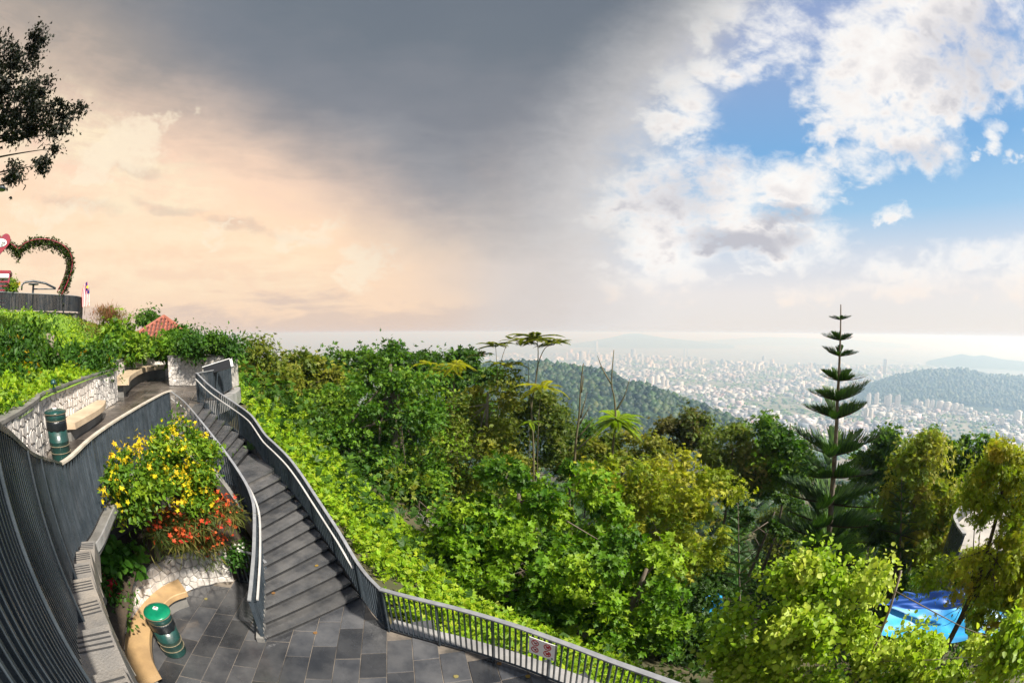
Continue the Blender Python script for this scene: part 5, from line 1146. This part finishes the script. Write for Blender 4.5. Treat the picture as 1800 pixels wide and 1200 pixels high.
for x, yt, yb, w in ((1526, 692, 712, 9), (1540, 691, 711, 9), (1557, 696, 713, 7), (1562, 694, 714, 10), (1577, 695, 716, 11), (1609, 702, 716, 9), (1617, 706, 718, 10), (1629, 702, 718, 8), (1638, 703, 719, 8), (1652, 705, 720, 14), (1665, 707, 722, 14), (1679, 709, 724, 12), (1689, 711, 725, 9), (1788, 722, 742, 14), (1522, 718, 733, 8), (1530, 719, 735, 8), (1745, 730, 746, 12), (1760, 734, 752, 10)):
    lab = ('white apartment tower at the foot of the blue hill, nearest the tall pine' if yb < 715 else 'low white tower in front of the towers nearest the tall pine') if x < 1550 else 'white tower of the pair before the near slope of the blue hill' if x < 1590 else 'white tower of the stepped group before the middle of the blue hill' if x < 1645 else 'white slab block in the joined row before the blue hill' if x < 1700 else 'white tower below the blue hill near the picture edge'
    tower(x, yt, yb, w, 0, lab, g1)
g2 = 'pale blocks at the end of the ridge'
for x, yt, yb, w in ((1145, 662, 676, 8), (1155, 660, 675, 8), (1166, 662, 680, 9), (1131, 664, 674, 8), (1172, 668, 682, 7)):
    tower(x, yt, yb, w, 0, 'white block of flats just above the forested ridge', g2)
tower(1048, 600, 618, 4.5, 3, 'tall grey round-topped tower on the waterfront of the city', None)
tower(1022, 618, 634, 8, 3, 'broad blue-grey office tower among pale city blocks', None)
tower(1113, 614, 630, 8, 3, 'blue-grey slab block near the middle of the waterfront', None)
for x in (1203, 1208): tower(x, 613, 627, 2.2, 3, 'thin twin tower on the waterfront', 'twin waterfront towers')
tower(1342, 626, 640, 5, 3, 'solitary dark tower left of the tall pine', None)
tower(1357, 632, 641, 6, 2, 'squat pinkish tower left of the tall pine', None)
tower(1555, 632, 660, 7, 1, 'tall slender pale tower right of the tall pine', None)
for x, yt, w in ((492, 622, 8), (503, 617, 7), (511, 620, 8), (520, 624, 8), (530, 627, 9), (484, 626, 9)):
    tower(x, yt, 0, w, 3, 'grey high-rise glimpsed between treetops beside the lookout', 'high-rises between the treetops', d=9500)
for k in range(150):
    x = random.uniform(985, 1470) if k < 105 else random.uniform(1490, 1790); y0 = np.interp(x, [985, 1100, 1260, 1400, 1530, 1700, 1800], [616, 627, 637, 645, 648, 668, 690]); yb = y0 + abs(random.gauss(3, 12)) + 2
    if x > 1500 and 655 < yb < 735: continue
    h = random.uniform(4, 9) * (1.25 if yb < y0 + 14 else .9)
    MI = random.choice((0, 0, 1, 1, 2, 3)); tower(x, yb - h, yb, random.uniform(3.5, 7), MI, *(lambda m_, w_: (f'{m_} high-rise among the houses {w_}', f'high-rises {w_}'))(('white', 'cream', 'pinkish', 'blue-grey')[MI], 'above the ridge' if x < 1150 else 'between ridge and tall pine' if x < 1460 else 'right of the tall pine'))
# bridge and ships
M['farsteel'] = material('pale_bridge_concrete', (.42, .42, .43), .7)
bp0, bp1 = atz(1350, 602, SEA + 25), atz(1640, 643, SEA + 25); bpth = [bp0.lerp(bp1, k / 20) for k in range(21)]
bo = thing('sea_bridge', 'long thin bridge crossing the strait behind the tall pine', 'bridge', (bp1.x, bp1.y, SEA))
MB().sweep([p - Vector(bo.location) for p in bpth], [(-12, -5), (12, -5), (12, 3), (-12, 3)]).build('deck', M['farsteel'], bo)
for k in (9, 11):
    p = bpth[k] - Vector(bo.location); MB().box((p.x, p.y, 60), (14, 14, 130)).build('pylon', M['farsteel'], bo)
for k in range(0, 21, 2):
    p = bpth[k] - Vector(bo.location); MB().box((p.x, p.y, 9), (10, 10, 22)).build('pier', M['farsteel'], bo)
M['hull'] = material('ship_hull', (.10, .09, .09), .6)
for x, y, l_, lab in ((1226, 610, 160, 'small cargo ship in the strait right of the twin towers'), (690, 607, 190, 'faint ship on the sea above the big round tree'), (760, 611, 150, 'faint ship on the sea above the olive tree'), (802, 607, 170, 'faint ship on the sea beside the umbrella-topped tree'), (1290, 604, 140, 'distant ship near the far shore')):
    p = atz(x, y, SEA); t = thing('cargo_ship', lab, 'ship', p, -math.atan2(p.x, p.y) + .2)
    MB().rings([[(-l_ / 2, -12, -2), (l_ / 2 - 14, -12, -2), (l_ / 2, 0, -2), (l_ / 2 - 14, 12, -2), (-l_ / 2, 12, -2)], [(-l_ / 2, -14, 12), (l_ / 2 - 10, -14, 12), (l_ / 2 + 8, 0, 13), (l_ / 2 - 10, 14, 12), (-l_ / 2, 14, 12)]]).build('hull', M['hull'], t)
    MB().box((-l_ * .36, 0, 24), (l_ * .14, 24, 24)).build('superstructure', M['white'], t)

# ============================================================ hilltop deck on the left
Z_D = 6.95
dk = [atd(x, y, q) for x, y, q in ((-150, 520, 25), (-60, 520, 26), (0, 520, 27), (50, 520, 27.6), (100, 520, 28.2), (135, 522, 29), (146, 524, 31), (140, 524, 34))]
railing('deck_railing', 'dark weathered slatted fence round the hilltop deck', [(p.x, p.y, Z_D) for p in dk], h=.98, spacing=.115, post=1.4, cap='cap', capw=.05, depth=.02, thick=.104, bars='slat')
dpoly = [(p.x, p.y) for p in dk] + [(-36, 19), (-38, 2)]
dg = tag(MB().prism([(p.x * 1.004, p.y * 1.004) for p in [Vector((q[0], q[1], 0)) for q in dpoly]], Z_D - .5, Z_D - .01).build('deck_ground', M['darkwall']), 'hilltop deck behind the slatted fence', kind='structure')
HD = 29.0
ap = [atd(x, y, HD) for x, y in ((108, 520), (119, 496), (126, 470), (123, 450), (110, 435), (88, 426), (66, 425), (46, 431), (34, 441), (26, 436), (8, 426), (-16, 424), (-40, 434), (-52, 455), (-54, 478), (-46, 500), (-34, 520))]
av = Vector((ap[4].x, ap[4].y, 0)).normalized(); ab = Vector((ap[0].x, ap[0].y, Z_D))
M['redpaint'] = material('faded_red_paint', (.26, .012, .022), .5, (.20, .014, .04), 3.0)
M['pinkpaint'] = material('magenta_red_paint', (.28, .015, .07), .5)
ha = thing('heart_arch', 'heart-shaped garden arch overgrown with vines on the hilltop deck', 'arch', ab)
A1 = [p - ab for p in curve(ap, 6)]; A2 = [p - av * .75 for p in A1]
ctr = sum(A1, Vector()) / len(A1); IN = [p + (ctr - p).normalized() * .42 for p in A1]
for P_ in (A1, A2, IN): MB().tube(P_, .035, 6).build('frame_tube', M['redpaint'], ha, True)
for k in range(0, len(A1), 3): MB().tube([A2[k], A1[k], IN[k]], .018, 4).build('rung', M['redpaint'], ha)
vp, vn = [], []
for k in range(7500):
    q = random.random(); i = min(len(A1) - 2, int(q * (len(A1) - 1))); p = A1[i].lerp(A1[i + 1], random.random()); w = random.random()
    thick_ = 1.0 if p.z > 2.0 else .32
    if random.random() > (1.0 if p.z > 1.3 else .45): continue
    p = p - av * (.75 * random.random()) + (ctr - p).normalized() * (.42 * random.random() - .12) + Vector((random.gauss(0, .07), random.gauss(0, .07), random.gauss(.03, .09) - (random.random() ** 4 * .5)))
    vp.append(tuple(p)); vn.append((random.gauss(0, .5), random.gauss(0, .5), 1))
vp = np.array(vp); nv = len(vp)
link('vine_foliage', leaf_mesh('vine_foliage', *scatter('sprig', vp, unit(rng.normal(size=(nv, 3)) - [0, 0, .3]), np.array(vn), .12 * rng.uniform(.6, 1.4, nv), pick([(.05, .10, .014), (.05, .085, .018), (.08, .11, .02), (.07, .04, .03)], nv)), M['leaf']), ha)
# red heart sign
hc = atd(1, 428, HD - 1.0); hs = thing('heart_sign', 'red heart-shaped sign with white oval on the vine arch', 'sign', hc)
ax_r = Vector((av.y, -av.x, 0)); hh = .80
def heart2(t): return (.62 * 16 * math.sin(t) ** 3 / 16 * 1.25, (13 * math.cos(t) - 5 * math.cos(2 * t) - 2 * math.cos(3 * t) - math.cos(4 * t)) / 16 * .70)
HT = [heart2(2 * math.pi * k / 48) for k in range(48)]
def plate(pts, d0, d1): return MB().rings([[ax_r * x + Vector((0, 0, y)) - av * d for x, y in pts] for d in (d0, d1)])
plate(HT, 0, .12).build('heart_board', M['redpaint'], hs)
plate([(.52 * math.cos(t) , .22 * math.sin(t) + .02) for t in (2 * math.pi * k / 32 for k in range(32))], .125, .15).build('white_oval', M['white'], hs)
fc = bpy.data.curves.new('lettering', 'FONT'); fc.body = 'ge'; fc.size = .34; fc.extrude = .008; fc.align_x = 'CENTER'; fc.align_y = 'CENTER'
fo = bpy.data.objects.new('lettering_source', fc); me_t = bpy.data.meshes.new_from_object(fo); bpy.data.objects.remove(fo); me_t.materials.clear(); me_t.materials.append(M['ink'])
fo = link('lettering', me_t, hs)
fo.matrix_basis = Matrix(((ax_r.x, 0, -av.x, 0), (ax_r.y, 0, -av.y, 0), (0, 1, 0, 0), (0, 0, 0, 1)))
fo.location = ax_r * .24 - av * .165 + Vector((0, 0, .02))
# red booth
kb_ = atd(4, 505, HD - .6); bt = thing('red_booth', 'red glazed booth like a telephone box behind the deck fence', 'booth', (kb_.x, kb_.y, Z_D), -math.atan2(av.x, av.y))
for sx in (-1, 1):
    for sy in (-1, 1): MB().box((sx * .56, sy * .5, 1.0), (.12, .12, 2.0)).build('corner_post', M['pinkpaint'], bt)
MB().box((0, 0, 2.08), (1.3, 1.2, .16)).build('roof', M['redpaint'], bt); MB().box((0, -.58, 1.88), (1.1, .05, .2)).build('name_board', M['white'], bt)
for k in range(7): MB().box((0, -.52, .25 + k * .22), (1.05, .05, .07)).build('glazing_bar', M['redpaint'], bt)
MB().box((0, .45, 1.0), (1.05, .03, 1.8)).build('pane', M['white'], bt)
# arched frame and small things on the deck
fr = atd(58, 512, HD); t = thing('arched_frame', 'dark metal arched frame with centre post on the hilltop deck', 'frame', (fr.x, fr.y, Z_D)); fb = Vector((fr.x, fr.y, Z_D))
MB().tube([(0, 0, 0), (0, 0, 1.55)], .09, 8).build('post', M['rail'], t); MB().lathe([(.02, 1.55), (.42, 1.57), (.42, 1.62), (.02, 1.66)], 18).build('cap_disc', M['rail'], t)
MB().tube([atd(x, y, HD) - fb for x, y in ((38, 510), (39, 500), (44, 496), (58, 494), (80, 498), (98, 507))], .07, 6).build('arched_beam', M['rail'], t, True)
MB().tube([atd(x, y, HD) - fb for x, y in ((60, 508), (98, 508))], .04, 6).build('cross_bar', M['rail'], t)
pb = atd(28, 508, HD - 1); shrub('small bush with a yellow bloom behind the deck fence', [pe(28, 503, 10, 6, HD - 1), pe(20, 506, 12, 5, HD - 1)], PAL['mid'], 700, .14, 'sprig', .3, (pb.x, pb.y, Z_D), [(.62, .42, .05)], nfl=16, fsize=.16)
# flag
M['flagred'] = material('flag_red', (.50, .03, .04), .7); M['flagwhite'] = material('flag_white', (.75, .73, .70), .7); M['flagblue'] = material('flag_blue', (.02, .025, .16), .7); M['flagyellow'] = material('flag_yellow', (.7, .5, .03), .7)
f0 = atd(149, 545, 29.5); f1 = atd(152, 497, 29.5); fg = thing('flag', 'red and white striped flag with blue corner hanging beside the deck', 'flag', f0)
MB().tube([(0, 0, -.3), (f1 - f0)], .02, 6).build('flagpole', M['darkbark'], fg)
gx = Vector((ax_r.x, ax_r.y, 0)); top_ = f1 - f0
def fpt(u, v):   # u down the hanging cloth, v across it
    w_ = .20 + .40 * math.sin(min(1.0, u * 1.5 + .05) * math.pi * .62)
    return top_ + gx * ((v - .62) * w_ + .10 * u) + Vector((0, 0, -.03 - u * 1.42 + .10 * v)) - av * (.10 + .06 * math.sin(v * 9 + u * 3))
for s_ in range(10):
    g_ = [[fpt(u / 10, v) for v in (s_ / 10, (s_ + 1) / 10)] for u in range(11)]
    vs = [p for r_ in g_ for p in r_]; fs2_ = [(2 * k, 2 * k + 1, 2 * k + 3, 2 * k + 2) for k in range(10)]
    MB().add(vs, fs2_).build('stripe', M['flagred' if s_ % 2 == 0 else 'flagwhite'], fg, recalc=False)
g_ = [[fpt(u / 10 * .5, v) - av * .012 for v in (.48, .75, 1.0)] for u in range(11)]
cn = MB().add([p for r_ in g_ for p in r_], [(3 * k + j, 3 * k + j + 1, 3 * k + j + 4, 3 * k + j + 3) for k in range(10) for j in range(2)]).build('canton', M['flagblue'], fg, recalc=False)
cpt = fpt(.22, .75) - av * .03; MB().add([cpt + gx * (.09 * math.cos(t_)) + Vector((0, 0, .09 * math.sin(t_))) for t_ in (2 * math.pi * k / 12 for k in range(12))], [tuple(range(12))]).build('emblem', M['flagyellow'], cn, recalc=False)

# tiled pavilion roof behind the bank
M['tile'] = material('red_clay_tile', (.34, .10, .06), .7, (.20, .07, .045), 3.0, .3, 20, obj_vary=.5)
M['tiledark'] = material('dark_tile_bed', (.09, .04, .03), .8)
apx = atd(288, 557, 40); pv = thing('pavilion', 'pavilion with red clay tiled hip roof behind the bushes', 'pavilion', (apx.x, apx.y, 3.0), R(38))
rfh = apx.z - 3.0; hw = 3.6; eav = rfh - 2.3
rf = MB().rings([[(-hw, -hw, eav), (hw, -hw, eav), (hw, hw, eav), (-hw, hw, eav)], [(-.02, -.02, rfh), (.02, -.02, rfh), (.02, .02, rfh), (-.02, .02, rfh)]]).build('roof', M['tiledark'], pv)
MB().box((0, 0, eav / 2), (hw * 1.5, hw * 1.5, eav)).build('wall', M['kerb'], pv)
for s_ in range(4):
    for k in range(-9, 10):
        u0 = k / 9.5 * hw; q = Matrix.Rotation(s_ * math.pi / 2, 3, 'Z'); t1 = 1 - abs(u0) / hw
        a_ = Vector((u0, -hw, eav + .04)); b_ = Vector((u0, -hw + hw * t1, eav + .04 + (rfh - eav) * t1))
        if t1 < .05: continue
        n_ = max(2, int(8 * t1)); pts = [q @ a_.lerp(b_, i / n_) for i in range(n_ + 1)]
        mb = MB()
        for p0, p1 in zip(pts, pts[1:]): mb.tube([p0 + (p1 - p0) * -.06, p1], [.15, .105], 6)
        mb.build('tile', M['tile'], rf)
for s_ in range(4):
    q = Matrix.Rotation(s_ * math.pi / 2, 3, 'Z'); MB().tube([q @ Vector((-hw, -hw, eav + .08)), Vector((0, 0, rfh + .08))], .14, 6).build('hip_ridge', M['tile'], rf)

# lamp head at the left edge
lh = atd(3, 332, 12.0); t = thing('street_lamp', 'dark street lamp head at the left edge under the tree', 'street lamp', (lh.x - .9, lh.y - .6, bank_z(lh.x - .9, lh.y - .6)))
lz = lh - Vector(t.location); MB().tube([(0, 0, -.1), (0, 0, lz.z - .3), (lz.x * .3, lz.y * .3, lz.z + .05), (lz.x * .8, lz.y * .8, lz.z + .03)], [.06, .045, .035, .03], 7).build('pole', M['rail'], t, True)
MB().rings([[lz + Vector((r_ * 1.6 * math.cos(a_) * .8, r_ * math.sin(a_), z_)) for a_ in (2 * math.pi * k / 16 for k in range(16))] for r_, z_ in ((.05, .06), (.14, .02), (.15, -.02), (.10, -.04))]).build('lamp_head', M['rail'], t, True)

# ============================================================ things in the valley
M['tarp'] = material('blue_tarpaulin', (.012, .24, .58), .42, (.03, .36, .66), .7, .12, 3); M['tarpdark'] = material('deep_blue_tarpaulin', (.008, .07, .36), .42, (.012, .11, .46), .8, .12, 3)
def tarp(label, cs, mat, fold=.10, sag=.3):
    """cloth over four posts; corners anticlockwise in world space"""
    c = sum(cs, Vector()) / 4; z0 = min(p.z for p in cs); b = Vector((c.x, c.y, terr1(c.x, c.y))); t = thing('tarpaulin', label, 'tarpaulin', b); N_ = 26; P = []
    for i in range(N_ + 1):
        row = []
        for j in range(N_ + 1):
            u, v_ = i / N_, j / N_; p = cs[0] * (1 - u) * (1 - v_) + cs[1] * u * (1 - v_) + cs[2] * u * v_ + cs[3] * (1 - u) * v_
            row.append(tuple(p - b + Vector((0, 0, -sag * 4 * u * (1 - u) * (.4 + .6 * 4 * v_ * (1 - v_)) + fold * .55 * (math.sin(v_ * 11 + 3 * math.sin(u * 5 + 1.7) + 1.3 * math.sin(v_ * 4 - u * 7)) * (.2 + u * u) + .4 * math.sin(u * 13 + v_ * 9 + 2 * math.sin(v_ * 6)))))))
        P.append(row)
    link('sheet', grid_mesh('sheet', np.array(P), M[mat]), t)
    for p in cs: q = p - b; MB().tube([(q.x, q.y, min(-.2, terr1(p.x, p.y) - b.z - .2)), (q.x, q.y, q.z)], .02, 6).build('pole', M['bark'], t)
    return t
def q4(pxs, z): return [atz(x, y, z_) for (x, y), z_ in zip(pxs, z)]
tarp('bright blue tarpaulin sheet between the lime tree and the orange tree', q4([(1545, 1115), (1700, 1125), (1690, 1062), (1570, 1062)], (-4.4, -4.6, -4.3, -4.2)), 'tarp')
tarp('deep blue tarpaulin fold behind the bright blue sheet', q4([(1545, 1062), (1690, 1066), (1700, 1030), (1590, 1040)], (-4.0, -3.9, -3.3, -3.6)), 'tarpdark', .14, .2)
tarp('blue tarpaulin glimpsed under the orange tree at the right edge', q4([(1720, 1110), (1830, 1125), (1820, 1070), (1735, 1068)], (-4.3, -4.4, -4.1, -4.0)), 'tarp')
tarp('blue tarpaulin glimpsed left of the lime tree', q4([(1232, 1075), (1272, 1078), (1270, 1040), (1238, 1038)], (-6.2, -6.2, -6.0, -6.0)), 'tarp')
M['walk'] = material('pale_walkway_concrete', (.40, .37, .33), .6, (.28, .26, .23), .8, .3, 8)
wk = [atd(x, y, q) for x, y, q in ((1745, 880, 30), (1720, 888, 27), (1694, 905, 24), (1676, 925, 22), (1678, 942, 20.5), (1690, 962, 19))]
wz = [p.z - .2 for p in wk]; wc = [Vector((p.x, p.y, z_)) for p, z_ in zip(wk, wz)]
wt_ = thing('curved_walkway', 'pale curved walkway with dark parapet and white rim at the right', 'walkway', (wc[3].x, wc[3].y, wc[3].z - 3)); wb = Vector(wt_.location)
WP = [p - wb for p in curve(wc, 6)]
MB().sweep(WP, [(.0, -.4), (4.5, -.4), (4.5, 0), (.0, 0)]).build('deck', M['walk'], wt_); MB().sweep(WP, [(-.16, -.9), (-.02, -.9), (-.02, .75), (-.16, .75)]).build('parapet', M['rail'], wt_); MB().sweep(WP, [(-.2, .75), (.02, .75), (.02, .84), (-.2, .84)]).build('rim', M['kerb'], wt_)
for k in range(0, len(WP), 6): p = WP[k]; MB().tube([(p.x, p.y, terr1(p.x + wb.x, p.y + wb.y) - wb.z - .2), (p.x, p.y, p.z - .4)], .12, 7).build('support_post', M['concrete'], wt_)
fp = [atd(x, y, q) for x, y, q in ((724, 893, 21), (745, 912, 19.5), (765, 932, 18), (790, 955, 16.5))]
fw_ = thing('path_wall', 'low concrete path wall with brown handrail below the big round tree', 'wall', (fp[1].x, fp[1].y, fp[1].z - 1.5)); fbv = Vector(fw_.location); FP = [p - fbv for p in curve(fp, 6)]
MB().sweep(FP, [(-.15, -1.6), (.15, -1.6), (.15, 0), (-.15, 0)]).build('wall_core', M['concrete'], fw_)
MB().tube([p + Vector((0, 0, .8)) for p in FP], .035, 6).build('handrail', M['bark'], fw_); MB().tube([p + Vector((0, 0, .4)) for p in FP], .02, 6).build('middle_rail', M['bark'], fw_)
for k in range(0, len(FP), 4): p = FP[k]; MB().box((p.x, p.y, p.z + .4), (.05, .05, .82)).build('post', M['bark'], fw_)
M['wood'] = material('weathered_timber', (.19, .11, .06), .8, (.11, .07, .045), 4.0, .5, 20)
cr0 = atd(645, 975, 13.5); cg = terr1(cr0.x, cr0.y); t = thing('timber_crate', 'open timber crate among the creepers beside the stairs', 'crate', (cr0.x, cr0.y, cr0.z - .3), .5)
for a_, b_, s_ in (((0, -.35, .2), 0, (.8, .05, .4)), ((0, .35, .2), 0, (.8, .05, .4)), ((-.38, 0, .2), 0, (.05, .66, .4)), ((.38, 0, .2), 0, (.05, .66, .4)), ((0, 0, .02), 0, (.7, .64, .04))): MB().box(a_, s_, b_).build('board', M['wood'], t)
for (x0, y0, x1, y1, q, lab) in ((632, 905, 658, 945, 15, 'fallen log lying down the slope beside the stairs'), (640, 930, 690, 940, 16, 'fallen log lying across the slope'), (84, 590, 103, 632, 15.8, 'weathered dead tree stump leaning on the grassy bank')):
    p0, p1 = atd(x0, y0, q), atd(x1, y1, q * .97); t = thing('log', lab, 'log', p0); d_ = p1 - p0
    MB().tube([Vector(), d_ * .3 + Vector((0, 0, .05)), d_ * .7 + Vector((.03, 0, 0)), d_], [.13, .12, .10, .07], 9).build('trunk', M['palebark'], t, True); MB().tube([d_ * .35, d_ * .4 + Vector((.1, .05, .3))], [.05, .03], 6).build('stub', M['palebark'], t, True)
# fallen leaves on the paving
lm_ = [leaf_mesh('fallen_leaf', T_round()[0] * [1, 1, .35], T_round()[1], np.tile([c_], (6, 1)), M['leaf']) for c_ in ((.42, .27, .06), (.34, .18, .07), (.38, .32, .12))]
for k, (x, y, z) in enumerate(((558, 1112, 0), (805, 1190, 0), (925, 1190, 0), (875, 1163, 0), (477, 1042, 0.46), (560, 993, .61), (365, 1052, 0), (447, 1070, 0))):
    p = atz(x, y, z + .012); tag(link('fallen_leaf', random.choice(lm_), None, p, (0, 0, random.random() * 6), (.10, .10, .10)), 'fallen yellow leaf lying on the wet slate', 'leaf', 'fallen leaves on the slate')

# ============================================================ air
hv_ = bpy.data.materials.new('haze_air'); hv_.use_nodes = True; nt = hv_.node_tree; nt.nodes.clear()
pvn = nt.nodes.new('ShaderNodeVolumePrincipled'); pvn.inputs['Color'].default_value = (.45, .70, 1.0, 1); pvn.inputs['Absorption Color'].default_value = (1, 1, 1, 1); pvn.inputs['Density'].default_value = 1.8e-4; pvn.inputs['Anisotropy'].default_value = 0.2
on = nt.nodes.new('ShaderNodeOutputMaterial'); nt.links.new(pvn.outputs[0], on.inputs['Volume'])
tag(MB().box((0, 0, (SEA - 8 + 24) / 2), (230000, 230000, 24 - (SEA - 8))).build('haze', hv_), 'thin blue haze filling the air over the valley and the sea', kind='stuff')
